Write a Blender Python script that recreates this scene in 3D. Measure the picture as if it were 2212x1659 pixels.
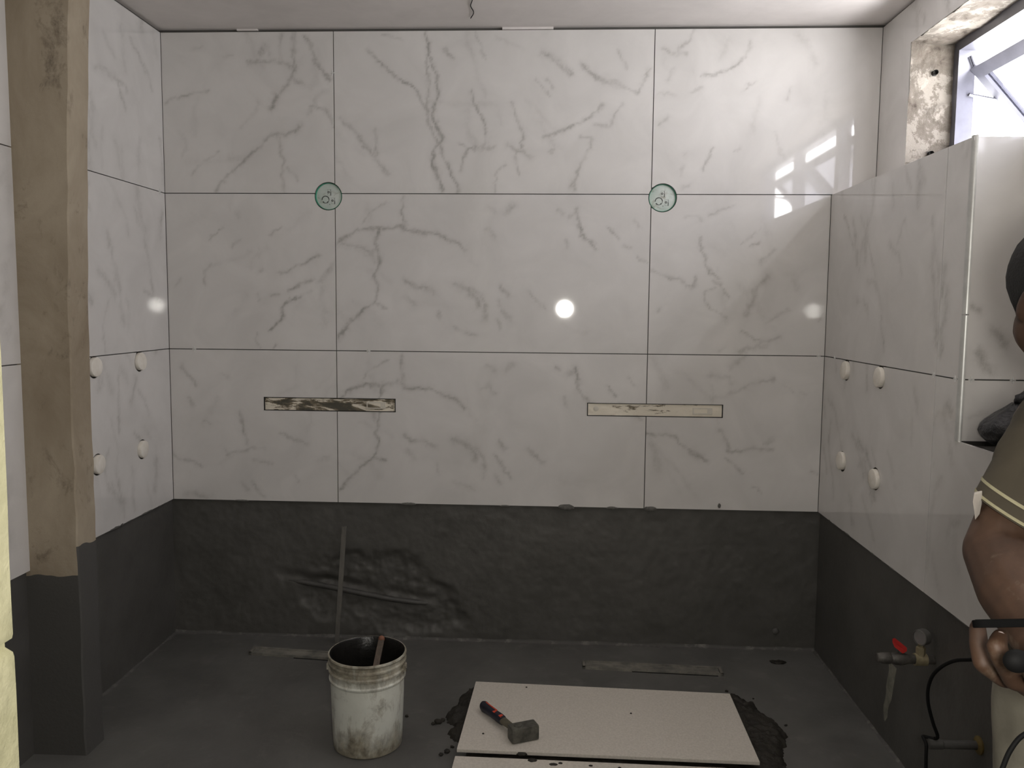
import bpy, bmesh, math, random
import numpy as np
from mathutils import Vector, Matrix

for _o in list(bpy.data.objects):
    bpy.data.objects.remove(_o, do_unlink=True)
SC = bpy.context.scene
COL = SC.collection
random.seed(4)

# ------------------------------------------------------------------ camera
cam = bpy.data.cameras.new('camera')
cam.sensor_width = 36.0
cam.sensor_fit = 'HORIZONTAL'
cam.lens = 36.0 * 1793.0 / 2212.0
cam.clip_start = 0.02
camo = bpy.data.objects.new('camera', cam)
COL.objects.link(camo)
_yaw, _pitch, _roll = -0.0476, -0.0903, 0.0089
_f = Vector((math.sin(_yaw) * math.cos(_pitch), math.cos(_yaw) * math.cos(_pitch), math.sin(_pitch)))
_s = _f.cross(Vector((0, 0, 1))).normalized()
_u = _s.cross(_f)
_s2 = math.cos(_roll) * _s + math.sin(_roll) * _u
_u2 = -math.sin(_roll) * _s + math.cos(_roll) * _u
CAMP = Vector((0.2354, -3.1907, 1.324))
_m = Matrix((_s2, _u2, -_f)).transposed().to_4x4()
_m.translation = CAMP
camo.matrix_world = _m
SC.camera = camo

# ------------------------------------------------------------------ world, lamps, exposure
SC.view_settings.view_transform = 'Standard'
SC.view_settings.look = 'None'
SC.view_settings.gamma = 1.0
SC.view_settings.use_curve_mapping = False
SC.view_settings.exposure = 0.0
world = bpy.data.worlds.new('overcast_sky')
SC.world = world
world.use_nodes = True
_bg = world.node_tree.nodes['Background']
_bg.inputs[0].default_value = (0.985, 0.98, 0.99, 1)
_bg.inputs[1].default_value = 24.0

# daylight portal in the window opening (guides sampling, emits nothing itself)
_pl = bpy.data.lights.new('window_portal', 'AREA')
_pl.shape = 'RECTANGLE'
_pl.size = 2.0
_pl.size_y = 0.48
_pl.cycles.is_portal = True
_po = bpy.data.objects.new('window_portal', _pl)
COL.objects.link(_po)
_po.location = (1.50, -1.245, 1.99)
_po.rotation_euler = (math.radians(90), 0, math.radians(90))

# the phone torch beside the lens: its mirror image is the bright spot on the tiles
_tl = bpy.data.lights.new('phone_torch', 'POINT')
_tl.energy = 37.0
_tl.color = (1.0, 0.965, 0.895)
_tl.shadow_soft_size = 0.055
_to = bpy.data.objects.new('phone_torch', _tl)
COL.objects.link(_to)
_to.location = (0.33, -3.2, 1.328)

# ------------------------------------------------------------------ helpers
class MB:
    """collects verts and faces for one mesh"""
    def __init__(self):
        self.v, self.f = [], []
    def raw(self, v, f):
        n = len(self.v)
        self.v += [tuple(p) for p in v]
        self.f += [tuple(i + n for i in q) for q in f]
        return self
    def box(self, x0, x1, y0, y1, z0, z1):
        x0, x1 = min(x0, x1), max(x0, x1); y0, y1 = min(y0, y1), max(y0, y1); z0, z1 = min(z0, z1), max(z0, z1)
        v = [(x, y, z) for z in (z0, z1) for y in (y0, y1) for x in (x0, x1)]
        return self.raw(v, [(0, 2, 3, 1), (4, 5, 7, 6), (0, 1, 5, 4), (2, 6, 7, 3), (0, 4, 6, 2), (1, 3, 7, 5)])
    def obox(self, c, ax, ay, az, hx, hy, hz):
        c = Vector(c); ax, ay, az = Vector(ax).normalized(), Vector(ay).normalized(), Vector(az).normalized()
        v = [c + ax * hx * i + ay * hy * j + az * hz * k for k in (-1, 1) for j in (-1, 1) for i in (-1, 1)]
        return self.raw(v, [(0, 2, 3, 1), (4, 5, 7, 6), (0, 1, 5, 4), (2, 6, 7, 3), (0, 4, 6, 2), (1, 3, 7, 5)])
    def prism(self, pts, dvec):
        """polygon (3-D points) swept along dvec"""
        d = Vector(dvec); n = len(pts)
        a = [Vector(p) for p in pts]; b = [p + d for p in a]
        f = [tuple(range(n))[::-1], tuple(range(n, 2 * n))] + [(i, (i + 1) % n, n + (i + 1) % n, n + i) for i in range(n)]
        return self.raw(a + b, f)
    def tube(self, pts, rad, n=12, caps=True, flat=None):
        pts = [Vector(p) for p in pts]
        if not isinstance(rad, (list, tuple)): rad = [rad] * len(pts)
        v, f = [], []
        ref = None
        for i, p in enumerate(pts):
            t = (pts[min(i + 1, len(pts) - 1)] - pts[max(i - 1, 0)]).normalized()
            if ref is None:
                ref = Vector((0, 0, 1)) if abs(t.z) < 0.9 else Vector((1, 0, 0))
            a = (ref - t * ref.dot(t)).normalized(); ref = a
            b = t.cross(a)
            for k in range(n):
                th = 2 * math.pi * k / n
                v.append(p + (a * math.cos(th) + b * math.sin(th) * (flat or 1)) * rad[i])
        for i in range(len(pts) - 1):
            for k in range(n):
                f.append((i * n + k, i * n + (k + 1) % n, (i + 1) * n + (k + 1) % n, (i + 1) * n + k))
        if caps:
            f.append(tuple(range(n))[::-1]); f.append(tuple(range((len(pts) - 1) * n, len(pts) * n)))
        return self.raw(v, f)
    def lathe(self, prof, o, axis=(0, 0, 1), n=32, cap0=True, cap1=True):
        """profile of (radius, height) about axis through o"""
        o = Vector(o); ax = Vector(axis).normalized()
        a = ax.orthogonal().normalized(); b = ax.cross(a)
        v, f = [], []
        for r, h in prof:
            for k in range(n):
                th = 2 * math.pi * k / n
                v.append(o + ax * h + (a * math.cos(th) + b * math.sin(th)) * r)
        m = len(prof)
        for i in range(m - 1):
            for k in range(n):
                f.append((i * n + k, i * n + (k + 1) % n, (i + 1) * n + (k + 1) % n, (i + 1) * n + k))
        if cap0: f.append(tuple(range(n))[::-1])
        if cap1: f.append(tuple(range((m - 1) * n, m * n)))
        return self.raw(v, f)
    def ball(self, c, rx, ry, rz, n=16, m=10, jit=0, rng=None, ax=None):
        c = Vector(c); A = ax or (Vector((1, 0, 0)), Vector((0, 1, 0)), Vector((0, 0, 1)))
        v, f = [], []
        def P(x, y, z):
            k = 1 + (rng.uniform(-jit, jit) if rng else 0)
            return c + (A[0] * x * rx + A[1] * y * ry + A[2] * z * rz) * k
        v.append(P(0, 0, -1))
        for i in range(1, m):
            ph = math.pi * i / m - math.pi / 2
            for k in range(n):
                th = 2 * math.pi * k / n
                v.append(P(math.cos(ph) * math.cos(th), math.cos(ph) * math.sin(th), math.sin(ph)))
        v.append(P(0, 0, 1))
        for k in range(n): f.append((0, 1 + (k + 1) % n, 1 + k))
        for i in range(m - 2):
            for k in range(n):
                a0 = 1 + i * n + k; a1 = 1 + i * n + (k + 1) % n
                f.append((a0, a1, a1 + n, a0 + n))
        L = len(v) - 1
        for k in range(n): f.append((L, L - n + k, L - n + (k + 1) % n))
        return self.raw(v, f)
    def cone(self, p, q, r0, r1, n=14):
        """round cone: capsule with two radii"""
        p, q = Vector(p), Vector(q); d = q - p; L = max(d.length, 1e-5); ax = d / L
        prof = [(r0 * math.cos(a), r0 * math.sin(a)) for a in np.linspace(-1.5, 0, 6)] + \
               [(r1 * math.cos(a), L + r1 * math.sin(a)) for a in np.linspace(0, 1.5, 6)]
        return self.lathe(prof, p, ax, n)

def add(name, mb, mat, parent=None, smooth=None, fix=True, bevel=0):
    me = bpy.data.meshes.new(name)
    me.from_pydata([tuple(p) for p in mb.v], [], mb.f)
    if fix or bevel:
        bm = bmesh.new(); bm.from_mesh(me)
        if fix: bmesh.ops.recalc_face_normals(bm, faces=bm.faces)
        if bevel:
            bmesh.ops.bevel(bm, geom=list(bm.edges), offset=bevel, segments=2, affect='EDGES', profile=0.6)
        bm.to_mesh(me); bm.free()
    if mat: me.materials.append(mat)
    o = bpy.data.objects.new(name, me)
    COL.objects.link(o)
    if parent: o.parent = parent
    if smooth is not None:
        for p in me.polygons: p.use_smooth = True
        me.set_sharp_from_angle(angle=math.radians(smooth))
    return o

def tag(o, label, cat, group=None):
    o['label'] = label; o['category'] = cat
    if group: o['group'] = group
    return o

def struct(o, label=None):
    o['kind'] = 'structure'
    if label: o['label'] = label
    return o

def empty(name, loc=(0, 0, 0)):
    """base of a thing; parts are written in world coordinates, so the empty sits at its
    base and the parts carry the inverse offset"""
    o = bpy.data.objects.new(name, None)
    o.empty_display_size = 0.05
    o.location = loc
    COL.objects.link(o)
    return o

def part(name, mb, mat, root, **k):
    o = add(name, mb, mat, None, **k)
    o.parent = root
    base = Vector((0, 0, 0)); r = root
    while r is not None:
        base += Vector(r.location); r = r.parent
    o.location = -base
    return o

def child_of(o, root):
    o.parent = root
    base = Vector((0, 0, 0)); r = root
    while r is not None:
        base += Vector(r.location); r = r.parent
    o.location = -base
    return o

# value noise in numpy, for shapes and for the printed veins
def _h(ix, iy, seed):
    n = (ix.astype(np.int64) * 374761393 + iy.astype(np.int64) * 668265263 + seed * 974634777) & 0x7fffffff
    n = ((n ^ (n >> 13)) * 1274126177) & 0x7fffffff
    return ((n ^ (n >> 16)) & 0xffff) / 65535.0
def vnoise(x, y, seed=0):
    x = np.asarray(x, float); y = np.asarray(y, float)
    ix, iy = np.floor(x), np.floor(y); fx, fy = x - ix, y - iy
    fx = fx * fx * (3 - 2 * fx); fy = fy * fy * (3 - 2 * fy)
    a = _h(ix, iy, seed); b = _h(ix + 1, iy, seed); c = _h(ix, iy + 1, seed); d = _h(ix + 1, iy + 1, seed)
    return (a * (1 - fx) + b * fx) * (1 - fy) + (c * (1 - fx) + d * fx) * fy
def fbm(x, y, seed=0, oct=4):
    s, a, t = 0, 1, 0
    for i in range(oct):
        s = s + a * vnoise(x * 2 ** i, y * 2 ** i, seed + i * 17); t += a; a *= 0.5
    return s / t

# ------------------------------------------------------------------ materials
class NT:
    def __init__(self, name):
        self.m = bpy.data.materials.new(name); self.m.use_nodes = True
        self.t = self.m.node_tree; self.n = self.t.nodes; self.l = self.t.links
        self.b = self.n['Principled BSDF']
        self.tc = self.n.new('ShaderNodeTexCoord')
        self.co = self.tc.outputs['Object']
    def link(self, a, b): self.l.new(a, b)
    def noise(self, scale, detail=5, rough=0.6, dist=0, vec=None, stretch=None):
        v = vec or self.co
        if stretch:
            mp = self.n.new('ShaderNodeMapping'); mp.inputs['Scale'].default_value = stretch
            self.link(v, mp.inputs[0]); v = mp.outputs[0]
        t = self.n.new('ShaderNodeTexNoise')
        t.inputs['Scale'].default_value = scale; t.inputs['Detail'].default_value = detail
        t.inputs['Roughness'].default_value = rough; t.inputs['Distortion'].default_value = dist
        self.link(v, t.inputs['Vector'])
        return t.outputs['Fac']
    def ramp(self, fac, *stops):
        r = self.n.new('ShaderNodeValToRGB')
        e = r.color_ramp.elements
        while len(e) < len(stops): e.new(0.5)
        for i, (p, c) in enumerate(stops):
            e[i].position = p
            e[i].color = (*c, 1) if isinstance(c, tuple) else (c, c, c, 1)
        self.link(fac, r.inputs[0]); return r.outputs[0]
    def mix(self, fac, a, b):
        m = self.n.new('ShaderNodeMix'); m.data_type = 'RGBA'
        for k, x in ((0, fac), (6, a), (7, b)):
            if isinstance(x, tuple): m.inputs[k].default_value = (*x, 1)
            elif isinstance(x, (int, float)): m.inputs[k].default_value = x
            else: self.link(x, m.inputs[k])
        return m.outputs[2]
    def math(self, op, a, b=None, clamp=False):
        m = self.n.new('ShaderNodeMath'); m.operation = op; m.use_clamp = clamp
        for k, x in ((0, a), (1, b)):
            if x is None: continue
            if isinstance(x, (int, float)): m.inputs[k].default_value = x
            else: self.link(x, m.inputs[k])
        return m.outputs[0]
    def bump(self, h, strength=0.3, dist=0.01):
        b = self.n.new('ShaderNodeBump'); b.inputs['Strength'].default_value = strength
        b.inputs['Distance'].default_value = dist
        self.link(h, b.inputs['Height']); self.link(b.outputs[0], self.b.inputs['Normal'])
    def color(self, c):
        if isinstance(c, tuple): self.b.inputs['Base Color'].default_value = (*c, 1)
        else: self.link(c, self.b.inputs['Base Color'])
    def rough(self, r):
        if isinstance(r, (int, float)): self.b.inputs['Roughness'].default_value = r
        else: self.link(r, self.b.inputs['Roughness'])
    def set(self, **k):
        for a, v in k.items(): self.b.inputs[a.replace('_', ' ')].default_value = v
        return self

def mottled(name, c1, c2, scale=12, rough=0.6, bump=0.2, bscale=60, bdist=0.003, lo=0.35, hi=0.65, metal=0, spec=None, stretch=None):
    t = NT(name)
    t.color(t.ramp(t.noise(scale, 6, 0.65, 0.3, stretch=stretch), (lo, c1), (hi, c2)))
    t.rough(rough)
    if bump: t.bump(t.noise(bscale, 5, 0.6), bump, bdist)
    t.b.inputs['Metallic'].default_value = metal
    if spec is not None: t.b.inputs['Specular IOR Level'].default_value = spec
    return t.m

# polished marble-look porcelain: the printed veins come in as a vertex attribute
t = NT('marble_porcelain')
at = t.n.new('ShaderNodeAttribute'); at.attribute_name = 'vein'
fine = t.noise(75, 5, 0.7)
vf = t.math('MULTIPLY', at.outputs['Fac'], t.math('ADD', t.math('MULTIPLY', fine, 2.0), -0.02), True)
cloud = t.ramp(t.noise(5.0, 5, 0.55, 0.8), (0.33, (0.675, 0.655, 0.632)), (0.7, (0.755, 0.733, 0.710)))
t.color(t.mix(vf, cloud, (0.415, 0.40, 0.377)))
t.rough(0.035)
t.b.inputs['IOR'].default_value = 1.52
MARBLE = t.m

GREY = mottled('grey_waterproofing', (0.078, 0.075, 0.068), (0.104, 0.100, 0.092), 6, 0.5, 0.35, 45, 0.003)
t = NT('grey_floor_screed')
base = t.ramp(t.noise(2.6, 6, 0.6, 0.4), (0.3, (0.095, 0.093, 0.087)), (0.7, (0.150, 0.147, 0.138)))
dust = t.ramp(t.noise(11, 7, 0.7), (0.56, 0.0), (0.80, 0.5))
t.color(t.mix(dust, base, (0.24, 0.23, 0.21)))
t.rough(t.ramp(t.noise(4, 3), (0.3, 0.32), (0.7, 0.6)))
t.bump(t.noise(30, 5), 0.25, 0.004)
FLOORM = t.m
CEIL = mottled('ceiling_plaster', (0.72, 0.68, 0.655), (0.80, 0.755, 0.73), 4, 0.8, 0.12, 40, 0.002)
PLAIN = mottled('grey_cement_plaster', (0.30, 0.29, 0.27), (0.40, 0.385, 0.36), 5, 0.8, 0.3, 40)
CREAM = mottled('cream_rough_plaster', (0.42, 0.40, 0.24), (0.60, 0.57, 0.37), 9, 0.75, 0.6, 35, 0.006)
RESIDUE = mottled('pale_cement_residue', (0.095, 0.092, 0.086), (0.27, 0.255, 0.235), 22, 0.8, 0.4, 60, 0.004, 0.52, 0.78)
MORTAR = mottled('wet_dark_mortar', (0.012, 0.010, 0.007), (0.030, 0.026, 0.019), 20, 0.65, 0.9, 70, 0.006)
DAB = mottled('drying_mortar_dab', (0.10, 0.098, 0.09), (0.17, 0.165, 0.15), 60, 0.8, 0.5, 120, 0.002)

# plaster column with its painted foot
t = NT('brown_column_plaster')
b1 = t.ramp(t.noise(3.5, 6, 0.65, 0.5, stretch=(1, 1, 0.6)), (0.33, (0.26, 0.205, 0.14)), (0.68, (0.43, 0.365, 0.275)))
st = t.ramp(t.noise(11, 7, 0.72, 0.4, stretch=(1, 1, 0.6)), (0.555, 0.0), (0.70, 0.8))
b1 = t.mix(st, b1, (0.11, 0.085, 0.06))
geo = t.n.new('ShaderNodeNewGeometry')
sn = t.n.new('ShaderNodeSeparateXYZ'); t.link(geo.outputs['True Normal'], sn.inputs[0])
sp = t.n.new('ShaderNodeSeparateXYZ'); t.link(t.co, sp.inputs[0])
side = t.math('MULTIPLY', t.math('GREATER_THAN', sn.outputs[0], 0.5), 0.085)
edge = t.math('ADD', t.math('ADD', side, 0.523), t.math('MULTIPLY', t.noise(11, 2, 0.4, stretch=(1, 1, 0.01)), 0.040))
up = t.math('GREATER_THAN', sp.outputs[2], edge)
t.color(t.mix(up, (0.080, 0.077, 0.072), b1))
t.rough(0.75); t.bump(t.noise(40, 6, 0.7), 0.4, 0.004)
COLUMN = t.m

t = NT('hacked_reveal_plaster')
pc = t.ramp(t.noise(8, 10, 0.72, 0.2), (0.33, (0.05, 0.04, 0.03)), (0.40, (0.15, 0.125, 0.10)), (0.50, (0.20, 0.175, 0.145)), (0.53, (0.34, 0.305, 0.26)))
t.color(pc); t.rough(0.85); t.bump(t.noise(30, 8, 0.75, 0.2), 0.9, 0.010)
REVEAL = t.m

ALU = mottled('grey_window_aluminium', (0.13, 0.13, 0.155), (0.17, 0.17, 0.20), 8, 0.35, 0, metal=0.25)
CHROME = mottled('brushed_trim_aluminium', (0.60, 0.60, 0.58), (0.70, 0.70, 0.68), 20, 0.38, 0, metal=0.55)
t = NT('dusty_window_glass')
mx = t.n.new('ShaderNodeMixShader'); tr = t.n.new('ShaderNodeBsdfTransparent'); gl = t.n.new('ShaderNodeBsdfGlossy')
tr.inputs[0].default_value = (0.48, 0.48, 0.51, 1); gl.inputs['Roughness'].default_value = 0.05
mx.inputs[0].default_value = 0.07
t.link(tr.outputs[0], mx.inputs[1]); t.link(gl.outputs[0], mx.inputs[2])
t.link(mx.outputs[0], t.n['Material Output'].inputs[0])
GLASS = t.m
VEINS={
 'TL':'''10.0 0.70 -750,2357 -753,2295 -748,2241 -757,2202 -784,2159 -802,2140
12.7 1.00 -819,2124 -834,2100 -844,2077
12.0 0.45 -795,2346 -808,2280 -804,2257
10.0 0.70 -714,2338 -682,2291 -670,2260 -643,2205 -623,2174
12.0 0.60 -927,2242 -890,2247 -829,2249 -772,2233 -748,2217
12.7 0.50 -886,2277 -860,2315 -849,2280
7.2 0.70 -1252,2094 -1231,2110 -1168,2121 -1118,2133 -1085,2143
8.8 0.70 -1061,1763 -1044,1795 -985,1851 -947,1883 -896,1927 -850,1976 -797,1974 -760,1986 -731,2010
8.0 0.50 -1155,1831 -1112,1879 -1058,1911
8.0 0.70 -821,1974 -810,1923 -794,1879 -803,1843 -796,1764
7.2 0.50 -778,1851 -754,1828 -742,1804
10.0 0.50 -757,2202 -745,2171 -712,2159
8.0 0.50 -693,2084 -628,2065 -604,2006
14.3 0.30 -623,2139 -668,2116 -697,2057
10.4 0.35 -1131,2297 -1102,2301
8.8 0.30 -1025,2264 -992,2264''',
 'TM':'''8.8 0.90 -255,2353 -246,2294 -219,2230 -210,2198 -213,2161 -205,2129 -219,2096 -224,2064 -213,2010 -191,1961 -208,1940 -227,1913 -219,1869 -205,1815 -191,1765
7.7 0.70 -246,2262 -241,2198 -246,2129 -247,2086 -238,2010 -213,1956 -191,1902 -163,1842 -129,1798 -129,1760
7.2 0.75 -474,2285 -413,2226 -357,2183 -308,2156 -274,2113 -241,2059
12.1 0.50 -576,2032 -526,1989 -498,1956 -459,1913 -437,1880 -398,1831
8.8 0.40 -442,1989 -442,1929 -437,1891
7.2 0.70 -81,2139 -69,2085 -36,2048 -19,1988 -27,1940
7.2 0.60 -27,1940 -85,1924 -113,1886 -118,1842
6.6 0.45 -135,1948 -91,1929
9.9 0.40 -85,1918 9,1929
7.7 0.60 74,2090 97,2042 100,2015 119,1967 109,1929
12.1 0.50 59,1934 109,1918 148,1899
7.2 0.55 84,1913 99,1831
6.1 0.50 5,1766 18,1848 54,1864
8.8 0.75 185,1964 251,1988 306,2009 354,2036 413,2084
7.7 0.60 309,1777 335,1869 373,1929 378,1961 334,1969
7.7 0.40 382,2015 442,2004 468,2057 489,2094
14.9 0.60 187,2276 248,2239 286,2201
14.3 0.60 335,2228 379,2185 477,2158
7.7 0.50 477,2158 537,2131 564,2168 584,2216
6.6 0.50 166,2175 216,2122
7.7 0.55 205,2186 222,2148
9.9 0.50 -180,2289 -147,2246
8.8 0.40 464,2285 503,2221
5.5 0.40 -70,2352 -48,2298 -26,2251
7.7 0.40 -412,2348 -346,2324
11.0 0.60 298,1788 314,1805
8.8 0.50 219,1913 235,1923''',
 'TR':'''9.0 0.50 746,2355 731,2328 696,2285 689,2258
9.0 0.45 624,2294 665,2270 717,2266
7.4 0.75 949,2319 948,2284 932,2257 889,2222 858,2207 818,2193 783,2191
5.7 0.60 978,2163 951,2152 932,2136
8.2 0.60 631,2019 663,2042
7.4 0.45 740,2129 776,2144
8.2 0.60 826,1927 804,1884 785,1848
10.6 0.40 735,1908 727,1900
7.4 0.40 923,1931 907,1911
9.8 0.45 718,1780 746,1788
9.8 0.35 705,1828 720,1864
9.8 0.30 674,2211 651,2176
7.4 0.35 1102,2143 1091,2104
6.5 0.30 616,2125 681,2125''',
 'ML':'''6.8 0.85 -859,1236 -816,1283 -806,1322 -775,1348 -740,1360
6.8 0.50 -858,1370 -819,1369
10.6 0.75 -783,1388 -731,1416 -688,1431
7.5 0.65 -821,1457 -778,1465 -718,1497 -663,1528
9.8 0.40 -600,1505 -632,1459 -668,1420
6.0 0.50 -1095,1575 -1063,1606 -1047,1624
5.3 0.40 -1005,1557 -973,1580
5.3 0.45 -862,1603 -810,1634
9.1 0.40 -1090,1485 -1122,1455 -1112,1405
6.8 0.40 -1227,1400 -1203,1432
9.8 0.50 -900,1463 -886,1469
5.3 0.45 -913,1220 -921,1196 -894,1161
4.5 0.50 -850,1162 -834,1181
9.1 0.30 -700,1385 -748,1354
6.8 0.25 -902,1549 -901,1503
6.0 0.30 -909,1379 -902,1345
8.3 0.25 -982,1687 -979,1664''',
 'MM':'''9.8 0.75 -593,1569 -547,1603 -514,1622 -424,1625 -346,1639
9.8 0.75 -346,1639 -335,1620 -274,1612 -224,1609 -180,1588 -130,1572 -102,1539
8.7 0.60 -343,1745 -346,1696 -335,1625
6.0 0.40 -396,1723 -457,1696 -494,1652
8.7 0.85 -424,1620 -441,1565 -430,1526 -442,1460 -453,1438 -437,1416 -448,1377 -454,1347 -496,1310 -545,1265 -588,1206
6.5 0.60 -454,1347 -403,1328
11.9 0.40 -587,1569 -525,1559 -453,1543
11.9 0.40 -464,1543 -453,1499
9.8 0.75 325,1704 331,1655 342,1612 398,1553
13.0 0.40 319,1687 298,1671
6.5 0.50 445,1634 479,1596
8.7 0.60 501,1564 523,1553
5.4 0.50 551,1524 589,1500
6.5 0.40 532,1661 559,1629
11.9 0.60 -330,1428 -308,1406 -263,1406 -218,1385
16.3 0.60 -135,1413 -96,1397 -57,1358 -51,1331
11.9 0.45 -96,1397 -46,1381 -23,1342 -23,1276
13.0 0.50 37,1409 65,1381
9.8 0.50 26,1354 55,1304 83,1266
9.8 0.55 148,1388 176,1355 209,1328
9.8 0.40 -207,1313 -196,1280
9.8 0.40 -140,1247 -62,1220
10.8 0.40 21,1282 38,1249
18.4 0.40 62,1692 84,1708
16.3 0.30 -15,1708 13,1692
10.8 0.40 -31,1621 -9,1627 14,1600
14.1 0.35 283,1585 294,1558
16.3 0.30 -330,1367 -297,1340
10.8 0.40 248,1698 270,1687''',
 'MR':'''7.8 0.65 784,1598 797,1549 818,1495 834,1460 862,1445
7.8 0.55 846,1437 867,1410 902,1371
7.8 0.55 605,1474 648,1455 715,1436 743,1409 770,1407 782,1452
7.0 0.50 847,1406 809,1390 814,1351 834,1332 869,1320 901,1295
10.9 0.40 1065,1554 1021,1507
16.3 0.55 1046,1450 1009,1419 990,1391 981,1345 970,1314
9.3 0.30 728,1675 758,1683 790,1664
6.2 0.40 824,1683 873,1698 911,1714
5.4 0.45 1005,1630 961,1592 938,1569
8.5 0.50 977,1569 1007,1580
7.8 0.40 1041,1283 1078,1303 1120,1330
6.2 0.50 953,1243 1020,1209
13.2 0.50 1028,1205 1100,1225
8.5 0.35 867,1160 897,1188
15.5 0.50 948,1169 990,1185 1048,1189
7.0 0.45 1236,1293 1254,1312
7.0 0.40 628,1318 644,1330''',
 'BL':'''12.1 0.50 -1213,1089 -1191,1049 -1163,1014
7.7 0.50 -1199,962 -1176,933
8.8 0.40 -1137,875 -1108,858
9.9 0.65 -989,906 -979,837 -959,784
7.7 0.55 -820,828 -768,805 -721,788
8.8 0.55 -1046,736 -1010,754 -886,768
7.7 0.45 -946,720 -863,704
9.9 0.40 -1051,757 -1034,736
8.8 0.50 -1262,732 -1188,710 -1141,693
7.7 0.35 -989,637 -960,596
7.7 0.35 -947,632 -901,568
7.7 0.40 -776,665 -759,636
18.7 0.40 -1216,579 -1115,570
8.8 0.35 -1056,1056 -1033,1045
13.2 0.30 -676,725 -640,737''',
 'BR':'''8.4 0.65 602,852 672,844 715,835 753,799 790,768 836,744
15.5 0.60 771,780 814,759
23.9 0.40 630,815 648,716
9.6 0.55 884,869 913,814 923,783 977,787 1007,800 1085,798
8.4 0.40 1048,822 1083,841
8.4 0.50 911,758 974,697
7.2 0.40 1018,648 1049,618
9.6 0.45 844,985 898,998 986,1042 1081,1067
14.3 0.30 835,1076 913,1071 920,1041
16.7 0.40 912,1108 970,1157
9.6 0.35 1118,1043 1155,1013
8.4 0.35 1184,1020 1208,1008
9.6 0.40 1238,714 1257,702''',
}
# ------------------------------------------------------------------ room dimensions (m)
XL, XR, XR2 = -1.2656, 1.2666, 1.4262      # tiled faces: left wall, low chase on the right, upper right wall
ZB = 0.555                                  # bottom of the tiled area
R0, R1, R2, R3 = ZB, ZB + 0.601, ZB + 1.202, ZB + 1.803
ZC = 2.3685                                  # ceiling
YN = -1.050                                 # end of the full-height chase, start of the recess
ZN = 0.998                                  # sill of the recess
WY0, WY1, WZ0, WZ1 = -0.250, -2.240, R2 + 0.01, 2.226   # window opening
YF = -4.30                                  # wall behind the camera

floor = struct(add('floor', MB().box(-1.50, 1.64, 0.25, YF - 0.2, -0.15, 0.0), FLOORM), 'dark grey cement screed floor of the unfinished shower')
ceiling = struct(add('ceiling', MB().box(-1.50, 1.64, 0.25, YF - 0.2, ZC, ZC + 0.15), CEIL), 'plain pale plaster ceiling above the tiles')

# ---- back wall: waterproofed base coat, hacked open low down on the left
mb = MB()
mb.box(-1.50, 1.64, 0.06, 0.25, 0, ZC)
mb.box(-1.29, 1.45, 0.012, 0.06, 0.56, ZC)
nx, nz = 430, 98
gx = np.linspace(-1.30, 1.30, nx); gz = np.linspace(-0.005, 0.565, nz)
X, Z = np.meshgrid(gx, gz)
yy = 0.016 + 0.004 * (fbm(X * 5, Z * 5, 3) - 0.5) + 0.0045 * (fbm(X * 34, Z * 34, 9) - 0.5)
warp = (fbm(X * 6, Z * 6, 21) - 0.5)
ex = (X + 0.50) / 0.40; ez = (Z - 0.165 + 0.13 * (X + 0.5)) / 0.17
m = np.clip((1.0 - np.sqrt(ex * ex + ez * ez) + warp * 1.5) * 2.6, 0, 1); m = m * m * (3 - 2 * m)
hack = m * (0.003 + 0.017 * np.clip(fbm(X * 11, Z * 15, 33) - 0.30, 0, 1) + 0.010 * fbm(X * 38, Z * 38, 5))
pz = 0.230 - 0.145 * (X + 0.849)                                       # groove above the embedded pipe
gr = np.exp(-((Z - pz - 0.026) / 0.020) ** 2) * np.clip((X + 0.87) / 0.06, 0, 1) * np.clip((-0.17 - X) / 0.12, 0, 1)
hack = hack + gr * (0.005 + 0.022 * fbm(X * 9, Z * 9, 71) ** 2)
yy = np.minimum(yy + hack, 0.055)
v = np.stack([X, yy, Z], -1).reshape(-1, 3)
idx = np.arange(nx * nz).reshape(nz, nx)
fa = np.stack([idx[:-1, :-1], idx[:-1, 1:], idx[1:, 1:], idx[1:, :-1]], -1).reshape(-1, 4)
mb.raw(v.tolist(), fa.tolist())
wall_back = struct(add('wall_back', mb, GREY, fix=False, smooth=50), 'back shower wall with dark grey waterproofed base')

wall_left = struct(add('wall_left', MB().box(-1.50, XL - 0.012, 0.25, YF, 0, ZC), GREY), 'left shower wall with dark grey waterproofed base')

mb = MB()
xu = XR2 + 0.012
mb.box(xu, 1.64, 0.25, YF, 0, WZ0)                 # under the window
mb.box(xu, 1.64, 0.25, YF, WZ1, ZC)                # over it
mb.box(xu, 1.64, 0.25, WY0, WZ0, WZ1)              # far side
mb.box(xu, 1.64, WY1, YF, WZ0, WZ1)                # near side
mb.box(XR + 0.012, xu, 0.012, YN + 0.012, 0, R2 - 0.012)   # full-height plumbing chase
mb.box(XR + 0.012, xu, YN + 0.012, YF, 0, ZN - 0.012)      # low part below the recess
wall_right = struct(add('wall_right', mb, GREY, fix=False), 'right shower wall with boxed-out lower half and high window')

mb = MB()
mb.box(-1.50, 1.64, YF, YF - 0.2, 0, ZC)
wall_front = struct(add('wall_front', mb, PLAIN, fix=False), 'cement plastered wall opposite the shower')

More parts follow.
